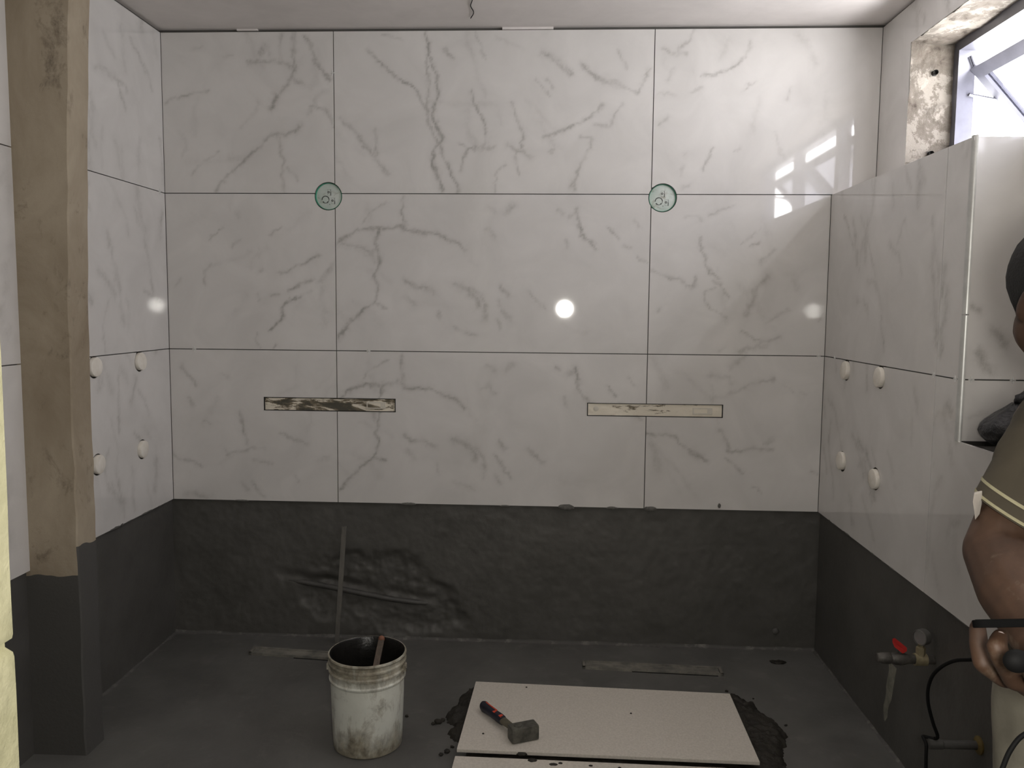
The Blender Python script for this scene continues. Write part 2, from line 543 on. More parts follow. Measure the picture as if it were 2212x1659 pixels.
# cream plastered wall end at the very left, close to the lens
mb = MB()
ys = np.linspace(-2.53, -2.66, 6); zs = np.concatenate([np.linspace(0, 1.022, 40), np.linspace(1.026, 1.046, 6), np.linspace(1.05, ZC, 40)])
Yg, Zg = np.meshgrid(ys, zs)
xg = -0.2175 + 0.0022 * (fbm(Yg * 30, Zg * 12, 8) - 0.5)
xg = xg - 0.010 * np.exp(-((Zg - 1.036) / 0.004) ** 2)
iv = np.arange(len(ys) * len(zs)).reshape(len(zs), len(ys))
mb.raw(np.stack([xg, Yg, Zg], -1).reshape(-1, 3).tolist(), np.stack([iv[:-1, :-1], iv[1:, :-1], iv[1:, 1:], iv[:-1, 1:]], -1).reshape(-1, 4).tolist())
for yf_ in (-2.53, -2.66):
    a = [(xg[i, 0 if yf_ == -2.53 else -1], yf_, zs[i]) for i in range(len(zs))]
    b = [(-0.400, yf_, z) for z in zs]
    n = len(zs)
    mb.raw(a + b, [(i, i + 1, n + i + 1, n + i) for i in range(n - 1)])
mb.raw([(-0.400, -2.53, 0), (-0.400, -2.66, 0), (-0.400, -2.66, ZC), (-0.400, -2.53, ZC)], [(0, 1, 2, 3)])
wall_entrance = struct(add('wall_entrance', mb, CREAM, fix=False, smooth=40), 'cream plastered pier at the left edge, close to the lens')

# ------------------------------------------------------------------ tiles
def polyline_field(U, Vv, text, jitter=0.012, seed=0):
    """soft strength map of the printed veins (coordinates in mm)"""
    du = jitter * (fbm(U * 22, Vv * 22, seed + 5, 3) - 0.5) + 0.80 * jitter * (fbm(U * 75, Vv * 75, seed + 6, 2) - 0.5)
    dv = jitter * (fbm(U * 22, Vv * 22, seed + 7, 3) - 0.5) + 0.80 * jitter * (fbm(U * 75, Vv * 75, seed + 8, 2) - 0.5)
    u, w = U + 1.6 * du, Vv + 1.6 * dv
    out = np.zeros_like(U)
    for line in text.strip().split('\n'):
        a = line.split(); sg = float(a[0]) / 1000 * 0.58; st = float(a[1])
        pts = [tuple(float(c) / 1000 for c in p.split(',')) for p in a[2:]]
        for (x0, y0), (x1, y1) in zip(pts[:-1], pts[1:]):
            dx, dy = x1 - x0, y1 - y0; L2 = dx * dx + dy * dy + 1e-9
            tt = np.clip(((u - x0) * dx + (w - y0) * dy) / L2, 0, 1)
            d2 = (u - x0 - tt * dx) ** 2 + (w - y0 - tt * dy) ** 2
            s1 = st * (np.exp(-d2 / (sg * sg)) * 0.74 + 0.30 * np.exp(-d2 / (sg * sg * 6)))
            out = np.maximum(out, s1)
    return out * (0.10 + 1.65 * fbm(U * 26, Vv * 26, seed + 30, 3))

def random_veins(u0, u1, v0, v1, seed, n=16, lean=0.5, gain=1.0):
    r = random.Random(seed); L = []
    for i in range(n):
        x, y = r.uniform(u0, u1), r.uniform(v0, v1)
        ang = math.pi / 2 + r.gauss(lean, 0.3); k = r.choice((2, 2, 3, 5)); pts = [(x, y)]
        for j in range(k):
            ang += r.gauss(0, 0.3); st = r.uniform(0.03, 0.07)
            x += math.cos(ang) * st; y += math.sin(ang) * st; pts.append((x, y))
        L.append('%.1f %.2f ' % (r.uniform(9, 24), gain * r.uniform(0.18, 0.5)) + ' '.join('%d,%d' % (p[0] * 1000, p[1] * 1000) for p in pts))
    return '\n'.join(L)

def tile(parent, org, U, V, N, u0, u1, v0, v1, veins, seed, step=0.0065, rects=(), circs=(), thick=0.010, gap=0.0016, off=0.0):
    """one porcelain tile: org + u*U + v*V is its polished face; rects and circs are cut out"""
    U, V, N = np.array(U, float), np.array(V, float), np.array(N, float); org = np.array(org, float)
    u0 += gap; u1 -= gap; v0 += gap; v1 -= gap
    def lines(a, b, cuts):
        ks = sorted({a, b} | {c for c in cuts if a < c < b}); L = []
        for p, q_ in zip(ks[:-1], ks[1:]):
            n = max(1, int(round((q_ - p) / step))); L += list(np.linspace(p, q_, n + 1)[:-1])
        return np.array(L + [b])
    us = lines(u0, u1, [c for r in rects for c in r[:2]]); vs = lines(v0, v1, [c for r in rects for c in r[2:]])
    A, B = np.meshgrid(us, vs)
    nu, nv = len(us), len(vs)
    P = np.stack([A, B], -1).reshape(-1, 2)
    inside = np.zeros(len(P), bool)
    for cu, cv, r in circs:
        d = P - (cu, cv); L = np.hypot(d[:, 0], d[:, 1]) + 1e-9
        near = np.abs(L - r) < step * 0.72
        edge = (np.abs(P[:, 0] - u0) < 1e-6) | (np.abs(P[:, 0] - u1) < 1e-6)
        edgv = (np.abs(P[:, 1] - v0) < 1e-6) | (np.abs(P[:, 1] - v1) < 1e-6)
        Q = np.array([cu, cv]) + d * (r / L)[:, None]
        keepu = np.where(edge, P[:, 0], Q[:, 0]); keepv = np.where(edgv, P[:, 1], Q[:, 1])
        P = np.where(near[:, None], np.stack([keepu, keepv], -1), P)
        inside |= (L < r + 1e-5) | near
    idx = np.arange(nu * nv).reshape(nv, nu)
    F = np.stack([idx[:-1, :-1], idx[:-1, 1:], idx[1:, 1:], idx[1:, :-1]], -1).reshape(-1, 4)
    keep = ~inside[F].all(1)
    cen = P[F].mean(1)
    for a, b, c, d in rects:
        keep &= ~((cen[:, 0] > a) & (cen[:, 0] < b) & (cen[:, 1] > c) & (cen[:, 1] < d))
    F = F[keep]
    if np.dot(np.cross(U, V), N) < 0: F = F[:, ::-1]
    # rim: boundary edges swept back by the thickness
    E = np.concatenate([F[:, [0, 1]], F[:, [1, 2]], F[:, [2, 3]], F[:, [3, 0]]])
    key = np.sort(E, 1); kk = key[:, 0] * (nu * nv) + key[:, 1]
    _, inv, cnt = np.unique(kk, return_inverse=True, return_counts=True)
    be = E[cnt[inv] == 1]
    field = polyline_field(P[:, 0], P[:, 1], veins, seed=seed)
    P3 = org + P[:, :1] * U + P[:, 1:] * V + N * off
    bv, bi = np.unique(be, return_inverse=True); bi = bi.reshape(be.shape)
    back = P3[bv] - N * thick
    n0 = len(P3)
    rim = np.stack([be[:, 1], be[:, 0], bi[:, 0] + n0, bi[:, 1] + n0], -1)
    allv = np.concatenate([P3, back]); allf = np.concatenate([F, rim])
    used = np.unique(allf); remap = np.zeros(len(allv), int); remap[used] = np.arange(len(used))
    me = bpy.data.meshes.new('tile')
    me.from_pydata(allv[used].tolist(), [], remap[allf].tolist())
    atr = me.attributes.new('vein', 'FLOAT', 'POINT')
    ff = np.concatenate([field, field[bv]])[used].astype(np.float32)
    atr.data.foreach_set('value', ff)
    me.materials.append(MARBLE)
    o = bpy.data.objects.new('tile', me); COL.objects.link(o); o.parent = parent
    return o

RC = 0.0535
RND = [(-0.627, R2 - 0.010), (0.6435, R2 - 0.013)]               # the two round boxes
REC = [(-0.892, -0.370, 0.918, 0.971), (0.374, 0.893, 0.915, 0.966)]   # the two long slots
BX, BZ, BN = (1, 0, 0), (0, 0, 1), (0, -1, 0)
cols = [(XL, -0.601), (-0.601, 0.601), (0.601, XR)]
rows = [('B', R0, R1), ('M', R1, R2), ('T', R2, R3)]
MMdown = '\n'.join(' '.join([l.split()[0], l.split()[1]] + ['%s,%d' % (p.split(',')[0], int(p.split(',')[1]) - 601) for p in l.split()[2:]]) for l in VEINS['MM'].split('\n'))
VEINS['BM'] = MMdown
for rk, z0, z1 in rows:
    for ck, (x0, x1) in zip('LMR', cols):
        if rk == 'T' and ck == 'R': x1 = XR2
        cc = [(c[0], c[1], RC) for c in RND if x0 - RC < c[0] < x1 + RC and z0 - RC < c[1] < z1 + RC]
        rr = [r for r in REC if r[0] < x1 and r[1] > x0 and z0 < r[2] < z1]
        sd = 11 if (ck == 'M' and rk in 'BM') else ord(rk) + ord(ck)
        faint = random_veins(x0 + 0.05, x1 - 0.05, z0 + 0.05, z1 - 0.05, sd, 9 if ck == 'M' else 7, -0.7 if ck == 'L' else 0.6, 0.42)
        tile(wall_back, (0, 0, 0), BX, BZ, BN, x0, x1, z0, z1, VEINS[rk + ck] + '\n' + faint, sd, rects=rr, circs=cc, off=random.uniform(-0.0006, 0.0006))

HY, HZ, HR = (-0.238, -0.540), (ZB + 0.565, ZB + 0.242), 0.0365
caps_c = [(y, z) for y in HY for z in HZ]
LY, LN = (0, 1, 0), (1, 0, 0)
for k, (z0, z1) in enumerate(((R0, R1), (R1, R2), (R2, R3))):
    for j, (y1, y0) in enumerate(((0.0, -0.830), (-0.905, -2.10))):
        cc = [(y, z, HR) for y, z in caps_c if z0 < z < z1 and y0 < y < y1]
        tile(wall_left, (XL, 0, 0), LY, BZ, LN, y0, y1, z0, z1, random_veins(y0, y1, z0, z1, 50 + 3 * j + min(k, 2), 20, 0.35), 80 + k + 5 * j,
             step=0.009 if j == 0 else 0.03, circs=cc)
    if k < 2:
        cc = [(y, z, HR) for y, z in caps_c if z0 < z < z1]
        tile(wall_right, (XR, 0, 0), LY, BZ, (-1, 0, 0), -0.916, 0.0, z0, z1, random_veins(-0.916, 0, z0, z1, 70 + k, 20, -0.3), 90 + k, step=0.009, circs=cc)
tile(wall_right, (XR, 0, 0), LY, BZ, (-1, 0, 0), -2.10, -0.916, R0, R1, random_veins(-1.5, -0.916, R0, R1, 77, 16, -0.3), 95, step=0.012, rects=[(-2.2, YN + 0.011, ZN, R1 + 0.1)])
tile(wall_right, (XR, 0, 0), LY, BZ, (-1, 0, 0), YN + 0.010, -0.916, R1, R2, random_veins(YN, -0.916, R1, R2, 78, 4, -0.3), 96, step=0.010)
# recess: return face, its back wall and the sill
tile(wall_right, (0, YN, 0), BX, BZ, BN, XR + 0.010, XR2, R1, R2, '13.0 0.65 1281,1345 1302,1325\n20.0 0.55 1335,1285 1362,1262 1372,1245\n20.0 0.6 1308,1225 1322,1195 1340,1180', 97, step=0.006)
tile(wall_right, (0, YN, 0), BX, BZ, BN, XR + 0.010, XR2, ZN, R1, '10.0 0.3 1300,1060 1340,1080', 98, step=0.006)
for a, b in ((-2.2, YN), (-3.4, -2.2)):
    tile(wall_right, (XR2, 0, 0), LY, BZ, (-1, 0, 0), a, b, ZN, R1, random_veins(a, b, ZN, R1, 31, 6), 31, step=0.03)
    tile(wall_right, (XR2, 0, 0), LY, BZ, (-1, 0, 0), a, b, R1, R2, random_veins(a, b, R1, R2, 32, 10), 32, step=0.03)
# ledge on top of the chase and tiles round the window
tile(wall_right, (0, 0, R2), BX, LY, (0, 0, 1), XR, XR2, YN, 0.0, random_veins(XR, XR2, YN, 0, 33, 6), 33, step=0.015)
tile(wall_right, (XR2, 0, 0), LY, BZ, (-1, 0, 0), -1.20, 0.0, R2, R3, random_veins(-1.2, 0, R2, R3, 34, 10, -0.3), 34, step=0.012, rects=[(-1.3, WY0, WZ0 - 0.02, WZ1)])
tile(wall_right, (XR2, 0, 0), LY, BZ, (-1, 0, 0), -2.40, -1.20, R2, R3, random_veins(-2.4, -1.2, R2, R3, 35, 10), 35, step=0.02, rects=[(WY1, -1.1, WZ0 - 0.02, WZ1)])

# mortar squeezed out along the lower tile edges
for x, wv, hh in ((0.300, 0.030, 0.012), (0.478, 0.022, 0.006), (0.625, 0.026, 0.010), (-0.32, 0.03, 0.006), (0.06, 0.02, 0.004), (0.89, 0.006, 0.009), (-0.99, 0.03, 0.004)):
    part('mortar_dab', MB().ball((x, -0.002, R0 + (0.018 if wv < 0.01 else 0)), wv, 0.004, hh, 14, 8, 0.12, random.Random(int(x * 1000))), DAB, wall_back, smooth=60)
rg = random.Random(2)
for i in range(9):
    y = rg.uniform(-0.80, -0.05)
    part('mortar_dab', MB().ball((XL - 0.002, y, R0), 0.004, rg.uniform(0.012, 0.045), rg.uniform(0.002, 0.006), 12, 6, 0.15, rg), GREY, wall_left, smooth=60)
    part('mortar_dab', MB().ball((XR + 0.002, y * 1.6, R0), 0.004, rg.uniform(0.012, 0.045), rg.uniform(0.002, 0.005), 12, 6, 0.15, rg), GREY, wall_right, smooth=60)

# broken gap between the top tiles and the ceiling
mb = MB(); rg = random.Random(6)
x = -1.2
while x < 1.4:
    w = rg.uniform(0.03, 0.22)
    if rg.random() < 0.35: mb.box(x, x + w, 0.001, 0.02, R3 + rg.uniform(0.0015, 0.006), ZC + 0.002)
    x += w + rg.uniform(0.0, 0.1)
part('plaster_edge', mb, CEIL, ceiling, fix=False)

# crumbly cement line where walls meet the floor
def cove(name, p0, p1, inward, parent, r=0.011):
    p0, p1, nn = Vector(p0), Vector(p1), Vector(inward)
    k = 90; v, f = [], []
    for i in range(k + 1):
        p = p0.lerp(p1, i / k)
        rr = r * (0.5 + 1.1 * float(fbm(np.array(i * 0.35), np.array(p0.x * 3 + 1), 4)))
        for j in range(5):
            a = j / 4 * math.pi / 2
            v.append(p + nn * rr * (1 - math.sin(a)) + Vector((0, 0, rr * (1 - math.cos(a)))))
    for i in range(k):
        for j in range(4):
            f.append((i * 5 + j, i * 5 + j + 1, i * 5 + j + 6, i * 5 + j + 5))
    o = add(name, MB().raw(v, f), RESIDUE, parent, smooth=60)
    return o
cove('cement_fillet', (XL - 0.012, 0.012, 0.0), (1.279, 0.012, 0.0), (0, -1, 0), wall_back)
cove('cement_fillet', (XL - 0.014, 0.0, 0.0), (XL - 0.014, -0.83, 0.0), (1, 0, 0), wall_left)
cove('cement_fillet', (XR + 0.014, 0.0, 0.0), (XR + 0.014, -2.2, 0.0), (-1, 0, 0), wall_right)

# ------------------------------------------------------------------ aluminium corner trim of the recess
tr_ = struct(empty('trim_1', (XR, YN, ZN)), 'silver corner trim on the upright tile edge')
def trim_piece(z0, z1):
    prof = [(0.012 - 0.0125 * math.cos(a), 0.012 - 0.0125 * math.sin(a)) for a in np.linspace(0, math.pi / 2, 7)]
    pts = [(XR - 0.0012 + px, YN - 0.0012 + py, z0) for px, py in prof] + [(XR + 0.010, YN + 0.010, z0)]
    return MB().prism(pts, (0, 0, z1 - z0))
part('trim_length', trim_piece(ZN, 1.318), CHROME, tr_, smooth=35)
part('trim_length', trim_piece(1.321, R2 + 0.004), CHROME, tr_, smooth=35)

# ------------------------------------------------------------------ window
win = struct(empty('window_1', (1.57, WY0, WZ0)), 'grey aluminium awning window high in the right wall')
FX0, FX1 = 1.570, 1.625
fr = 0.036
part('frame', MB().box(FX0, FX1, WY0, WY1, WZ1 - fr, WZ1), ALU, win, fix=False)
part('frame', MB().box(FX0, FX1, WY0, WY1, WZ0, WZ0 + fr), ALU, win, fix=False)
part('frame', MB().box(FX0, FX1, WY0, WY0 - fr, WZ0 + fr, WZ1 - fr), ALU, win, fix=False)
part('frame', MB().box(FX0, FX1, WY1 + fr, WY1, WZ0 + fr, WZ1 - fr), ALU, win, fix=False)
inner = [WY0 - fr, -0.885, -1.585, WY1 + fr]
for y in inner[1:3]:
    part('mullion', MB().box(FX0, FX1, y + 0.026, y - 0.026, WZ0 + fr, WZ1 - fr), ALU, win, fix=False)
ang = math.radians(42)
for k in range(3):
    ya = inner[k] - (0 if k == 0 else 0.028) - 0.006; yb = inner[k + 1] + (0 if k == 2 else 0.028) + 0.006
    zt = WZ1 - fr - 0.055; xt = FX1 - 0.01; Ls = 0.395
    dn = Vector((math.sin(ang), 0, -math.cos(ang))); nr = Vector((math.cos(ang), 0, math.sin(ang)))
    top = Vector((xt, 0, zt)); bot = top + dn * Ls; w = 0.021; th = 0.014
    yd = Vector((0, 1, 0)); ym = (ya + yb) / 2; hl = abs(ya - yb) / 2
    sash = part('sash', MB().obox(top + dn * w + yd * ym, yd, dn, nr, hl, w, th), ALU, win)
    part('rail', MB().obox(bot - dn * w + yd * ym, yd, dn, nr, hl, w, th), ALU, sash)
    for y in (ya - w, yb + w):
        part('stile', MB().obox((top + bot) / 2 + yd * y, yd, dn, nr, w, Ls / 2 - 2 * w, th), ALU, sash)
    part('pane', MB().obox((top + bot) / 2 + yd * ym, yd, dn, nr, hl - 2 * w, Ls / 2 - 2 * w, 0.003), GLASS, sash)
    for y in (ya - 0.002, yb + 0.002):
        # scissor stay: short arm and long arm between frame and sash
        j = top + dn * 0.15
        part('stay_arm', MB().tube([(FX1 - 0.02, y, zt - 0.09), (j.x, y, j.z)], 0.006, 8), ALU, sash)
        part('stay_arm', MB().tube([(FX1 - 0.02, y, zt + 0.035), (top.x + 0.01, y, top.z - 0.015)], 0.005, 8), ALU, sash)
# hacked plaster reveal: jambs, head, sill
def rough_sheet(o, a, b, na, nb, nrm, amp, seed, holes=()):
    o, a, b, nrm = Vector(o), Vector(a), Vector(b), Vector(nrm)
    s_ = np.linspace(0, 1, na); t_ = np.linspace(0, 1, nb); S, T = np.meshgrid(s_, t_)
    la, lb = a.length, b.length
    h = amp * (fbm(S * la * 22, T * lb * 22, seed) - 0.45) + amp * 0.7 * np.clip((fbm(S * la * 9, T * lb * 9, seed + 3) - 0.47) * 12, 0, 1)
    h = np.maximum(h, 0.0005)
    for hs, ht, r in holes:
        d = np.hypot((S - hs) * la, (T - ht) * lb); h = np.where(d < r, -0.03, h)
    v = [o + a * float(S[i, j]) + b * float(T[i, j]) + nrm * float(h[i, j]) for i in range(nb) for j in range(na)]
    f = [(i * na + j, i * na + j + 1, (i + 1) * na + j + 1, (i + 1) * na + j) for i in range(nb - 1) for j in range(na - 1)]
    return MB().raw(v, f)
jd = FX0 + 0.002 - XR2
part('window_reveal', rough_sheet((XR2, WY0, WZ0), (jd, 0, 0), (0, 0, WZ1 - WZ0), 46, 130, (0, -1, 0), 0.009, 41, ((0.55, 0.78, 0.008), (0.55, 0.20, 0.008))), REVEAL, wall_right, smooth=50, fix=False)
part('window_reveal', rough_sheet((XR2, WY1, WZ0), (jd, 0, 0), (0, 0, WZ1 - WZ0), 24, 60, (0, 1, 0), 0.009, 43), REVEAL, wall_right, smooth=50, fix=False)
part('window_reveal', rough_sheet((XR2, WY0, WZ1), (jd, 0, 0), (0, WY1 - WY0, 0), 34, 300, (0, 0, -1), 0.009, 45), REVEAL, wall_right, smooth=50, fix=False)
part('window_reveal', rough_sheet((XR2, WY0, WZ0), (jd, 0, 0), (0, WY1 - WY0, 0), 20, 120, (0, 0, 1), 0.006, 47), REVEAL, wall_right, smooth=50, fix=False)
PIT = mottled('dark_drill_hole', (0.01, 0.009, 0.008), (0.02, 0.017, 0.015), 40, 0.9, 0)
for tz in (0.78, 0.20):
    part('drill_hole', MB().lathe([(0.0085, 0), (0.0075, 0.025)], (XR2 + 0.55 * jd, WY0 - 0.0175, WZ0 + tz * (WZ1 - WZ0)), (0, 1, 0), 16, False, True), PIT, wall_right, smooth=40)
# ------------------------------------------------------------------ plaster column on the left wall
mb = MB()
zs = np.concatenate([np.linspace(0, ZC, 70)])
def colx(z):     # the inner face leans out a little towards the ceiling
    return -1.120 + 0.034 * max(0.0, (z - 1.1) / 1.0) ** 1.6
n = 0; v = []; f = []
ring = []
for i, z in enumerate(zs):
    xr = colx(z); j = 0.0035 * (float(vnoise(np.array(z * 14), np.array(2.0), 5)) - 0.5); b_ = 0.004
    ring = [(-1.290, -0.915), (xr - b_ + j, -0.915 + j), (xr + j, -0.915 + b_ + j), (xr + j, -0.820), (-1.290, -0.820)]
    v += [(a, b, z) for a, b in ring]
m_ = 5
for i in range(len(zs) - 1):
    for k in range(m_):
        f.append((i * m_ + k, i * m_ + (k + 1) % m_, (i + 1) * m_ + (k + 1) % m_, (i + 1) * m_ + k))
f.append(tuple(range(m_))); f.append(tuple(range((len(zs) - 1) * m_, len(zs) * m_)))
column = add('wall_column', MB().raw(v, f), COLUMN, smooth=30)
struct(column, 'brown plastered column rib standing out of the left wall')

# ------------------------------------------------------------------ white plugs in the side walls
PLUG = mottled('cream_foam_plug', (0.80, 0.75, 0.66), (0.90, 0.86, 0.79), 30, 0.7, 0.4, 80, 0.002)
BORE = mottled('dark_bore', (0.015, 0.013, 0.010), (0.05, 0.042, 0.032), 50, 0.9, 0.4, 80)
pl_lab = {(0, 0): 'upper row, nearest the back wall', (0, 1): 'lower row, nearest the back wall', (1, 0): 'upper row, farther from the back wall', (1, 1): 'lower row, farther from the back wall'}
rg = random.Random(9)
for side, xs, sx in (('left', XL, 1), ('right', XR, -1)):
    for i, y in enumerate(HY):
        for j, z in enumerate(HZ):
            e = empty('wall_plug', (xs, y, z))
            dy, dz = rg.uniform(-0.003, 0.001), rg.uniform(-0.001, 0.003)
            tilt = Vector((sx, rg.uniform(-0.06, 0.06), rg.uniform(-0.05, 0.08)))
            part('plug_cap', MB().lathe([(0.0315, 0.0), (0.0325, 0.012), (0.0310, 0.0155), (0.026, 0.0175)], (xs - sx * 0.004, y + dy, z + dz), tilt, 28), PLUG, e, smooth=40)
            part('bore', MB().lathe([(HR + 0.001, 0), (HR - 0.004, 0.0), (HR - 0.004, -0.004), (HR + 0.001, -0.010)], (xs - sx * 0.002, y, z), (sx, 0, 0), 28, False, False), BORE, e, smooth=40)
            tag(e, 'cream round plug in the %s side wall, %s' % (side, pl_lab[(i, j)]), 'plug', 'plugs in the side walls')

# ------------------------------------------------------------------ round boxes in the back wall
GREENP = mottled('green_plastic_cup', (0.03, 0.30, 0.17), (0.05, 0.40, 0.25), 20, 0.35, 0)
t = NT('pale_printed_cover')
c0 = t.ramp(t.noise(14, 4, 0.6), (0.35, (0.50, 0.58, 0.53)), (0.65, (0.66, 0.70, 0.66)))
sx_ = t.n.new('ShaderNodeSeparateXYZ'); t.link(t.co, sx_.inputs[0])
t.color(t.mix(t.ramp(t.noise(22, 6, 0.7, 0.5), (0.55, 0.0), (0.70, 0.8)), c0, (0.24, 0.20, 0.13)))
t.rough(0.35)
COVER = t.m
INK = mottled('dark_print_ink', (0.05, 0.06, 0.055), (0.12, 0.135, 0.12), 90, 0.6, 0)
def round_box(cx, cz, label, tip):
    e = empty('round_wall_box', (cx, 0.0, cz))
    o = (cx, 0.0, cz); ax = (0, 1, 0)
    part('cup', MB().lathe([(0.0508, 0.0115), (0.0507, 0.0035), (0.0503, 0.0022), (0.0496, 0.0035), (0.0488, 0.0115)], o, ax, 48, False, False), GREENP, e, smooth=35)
    cov = part('cover', MB().lathe([(0.0487, 0.0115), (0.0487, 0.0098), (0.0474, 0.0092)], o, ax, 48), COVER, e, smooth=35)
    yf = 0.0088
    def P(a, b): return (cx + a, yf, cz + b)
    def arc(r, a0, a1, c, w, k=14):
        mbb = MB(); A = np.linspace(a0, a1, k)
        v = [P(c[0] + (r - w) * math.cos(x), c[1] + (r - w) * math.sin(x)) for x in A] + [P(c[0] + (r + w) * math.cos(x), c[1] + (r + w) * math.sin(x)) for x in A]
        return mbb.raw(v, [(i, i + 1, k + i + 1, k + i) for i in range(k - 1)])
    def bar(a0, b0, a1, b1): return MB().box(cx + a0, cx + a1, yf, yf + 0.0003, cz + b0, cz + b1)
    # ring emblem: one wide arc above, three thick dashes below
    part('print_mark', arc(0.0135, 0.0, math.pi * 1.02, (-0.013, -0.012), 0.0019), INK, cov)
    part('print_mark', arc(0.0135, -0.55, 0.0, (-0.013, -0.012), 0.0010), INK, cov)
    part('print_mark', arc(0.0130, -2.5, -2.0, (-0.013, -0.011), 0.0024, 6), INK, cov)
    part('print_mark', arc(0.0140, -2.0, -1.1, (-0.013, -0.011), 0.0012, 8), INK, cov)
    part('print_mark', arc(0.0130, -1.1, -0.65, (-0.013, -0.011), 0.0024, 6), INK, cov)
    part('print_mark', bar(0.0015, -0.0310, 0.0040, -0.0280), INK, cov)
    # two small boxed letters o with heavy strokes beside them
    for (a, b) in ((0.000, 0.0165), (0.0150, -0.0155)):
        part('print_mark', arc(0.0030, 0, 2 * math.pi, (a - 0.001, b), 0.0014, 16), INK, cov)
        mbb = MB()
        mbb.box(cx + a - 0.0055, cx + a - 0.0050, yf, yf + 0.0003, cz + b - 0.012, cz + b + 0.010)
        mbb.box(cx + a - 0.0055, cx + a + 0.0055, yf, yf + 0.0003, cz + b - 0.0120, cz + b - 0.0114)
        mbb.box(cx + a - 0.0055, cx + a + 0.0055, yf, yf + 0.0003, cz + b + 0.0095, cz + b + 0.0101)
        part('print_mark', mbb, INK, cov)
        part('print_mark', bar(a + 0.0058, b - 0.0130, a + 0.0088, b + 0.0005), INK, cov)
        part('print_mark', bar(a + 0.0066, b + 0.0010, a + 0.0080, b + 0.0110), INK, cov)
    tag(e, label, 'wall box', 'round boxes in the back wall')
round_box(RND[0][0], RND[0][1], 'green-rimmed round wall box at the left tile crossing, above the dirtier slot', 0)
round_box(RND[1][0], RND[1][1], 'green-rimmed round wall box at the right tile crossing, with ochre stain', 1)

# ------------------------------------------------------------------ long slot boxes in the back wall
def stained(name, lo, hi, seed):
    t = NT(name)
    mp = t.n.new('ShaderNodeMapping'); mp.inputs['Location'].default_value = (seed, seed * 0.7, 0); t.link(t.co, mp.inputs[0])
    s1 = t.noise(9, 7, 0.7, 0.6, vec=mp.outputs[0], stretch=(0.7, 1, 2.2))
    s2 = t.noise(26, 6, 0.7, 0.3, vec=mp.outputs[0])
    c = t.ramp(s1, (lo, (0.085, 0.08, 0.06)), (lo + 0.06, (0.22, 0.18, 0.12)), (hi, (0.80, 0.74, 0.62)))
    t.color(t.mix(t.ramp(s2, (0.62, 0.0), (0.74, 0.7)), c, (0.16, 0.12, 0.08)))
    t.rough(0.75); t.bump(s2, 0.5, 0.004)
    return t.m
SLOT1 = stained('dirty_slot_plaster', 0.44, 0.54, 3.0)
SLOT2 = stained('cream_slot_plaster', 0.33, 0.42, 7.0)
STEEL = mottled('dark_slot_metal', (0.012, 0.012, 0.011), (0.03, 0.03, 0.027), 30, 0.5, 0)
LBL = mottled('embossed_label', (0.62, 0.58, 0.50), (0.72, 0.68, 0.59), 30, 0.6, 0.2, 80)
def slot_box(r, mat, label, knob):
    a, b, c, d = r
    e = empty('wall_slot_box', ((a + b) / 2, 0, c))
    nx_, nz_ = 90, 12
    X_, Z_ = np.meshgrid(np.linspace(a + 0.004, b - 0.004, nx_), np.linspace(c + 0.003, d - 0.003, nz_))
    Y_ = 0.006 - 0.004 * fbm(X_ * 30, Z_ * 40, int(abs(a) * 100)) - 0.0015 * (fbm(X_ * 9, Z_ * 30, 4) > 0.5)
    I = np.arange(nx_ * nz_).reshape(nz_, nx_)
    part('filling', MB().raw(np.stack([X_, Y_, Z_], -1).reshape(-1, 3).tolist(), np.stack([I[:-1, :-1], I[:-1, 1:], I[1:, 1:], I[1:, :-1]], -1).reshape(-1, 4).tolist()), mat, e, smooth=50, fix=False)
    w = 0.0035
    for q in ((a, a + w, c, d), (b - w, b, c, d), (a, b, c, c + 0.002), (a, b, d - 0.002, d)):
        part('channel_wall', MB().box(q[0], q[1], -0.0005, 0.02, q[2], q[3]), STEEL, e, fix=False)
    fr_ = part('label_frame', MB().box(b - 0.115, b - 0.040, 0.0000, 0.006, c + 0.012, d - 0.014), LBL, e, fix=False, bevel=0.001)
    part('label_plate', MB().box(b - 0.110, b - 0.060, -0.0006, 0.004, c + 0.017, d - 0.019), mat, fr_, fix=False)
    if knob:
        part('knob', MB().lathe([(0.010, 0.004), (0.010, 0.0005), (0.0085, 0.0)], (a + 0.035, 0, d - 0.022), (0, 1, 0), 20), LBL, e, smooth=40)
    tag(e, label, 'wall box', 'long slot boxes in the back wall')
slot_box(REC[0], SLOT1, 'long narrow wall slot with dark grey and cream stained filling', False)
slot_box(REC[1], SLOT2, 'long narrow wall slot with mostly cream filling', True)

# ------------------------------------------------------------------ tile spacers
SPACER = mottled('white_spacer_plastic', (0.72, 0.72, 0.70), (0.78, 0.78, 0.76), 20, 0.4, 0)
def spacer(p, U, N, label, hz=0.010, hu=0.007):
    p = Vector(p); U = Vector(U); N = Vector(N); Z = Vector((0, 0, 1))
    mbb = MB().obox(p, U, N, Z, hu, 0.0015, 0.0012)
    mbb.obox(p, U, N, Z, 0.0011, 0.0015, hz)
    tag(add('tile_spacer', mbb, SPACER, fix=False), label, 'spacer', 'tile spacers in the wall joints')
for x, z, lb in ((-1.165, R1, 'tiny white tile spacer in the joint below the left corner highlights'), (-0.475, R1, 'tiny white tile spacer in the joint right of the left upright joint'), (1.244, R1, 'tiny white tile spacer at the right back corner'), (-0.605, 2.205, 'tiny white tile spacer high in the left upright joint of the back wall')):
    spacer((x, -0.001, z), BX, BN, lb)
spacer((XL + 0.001, -0.045, R2), LY, LN, 'tiny white tile spacer in the upper joint of the left wall')
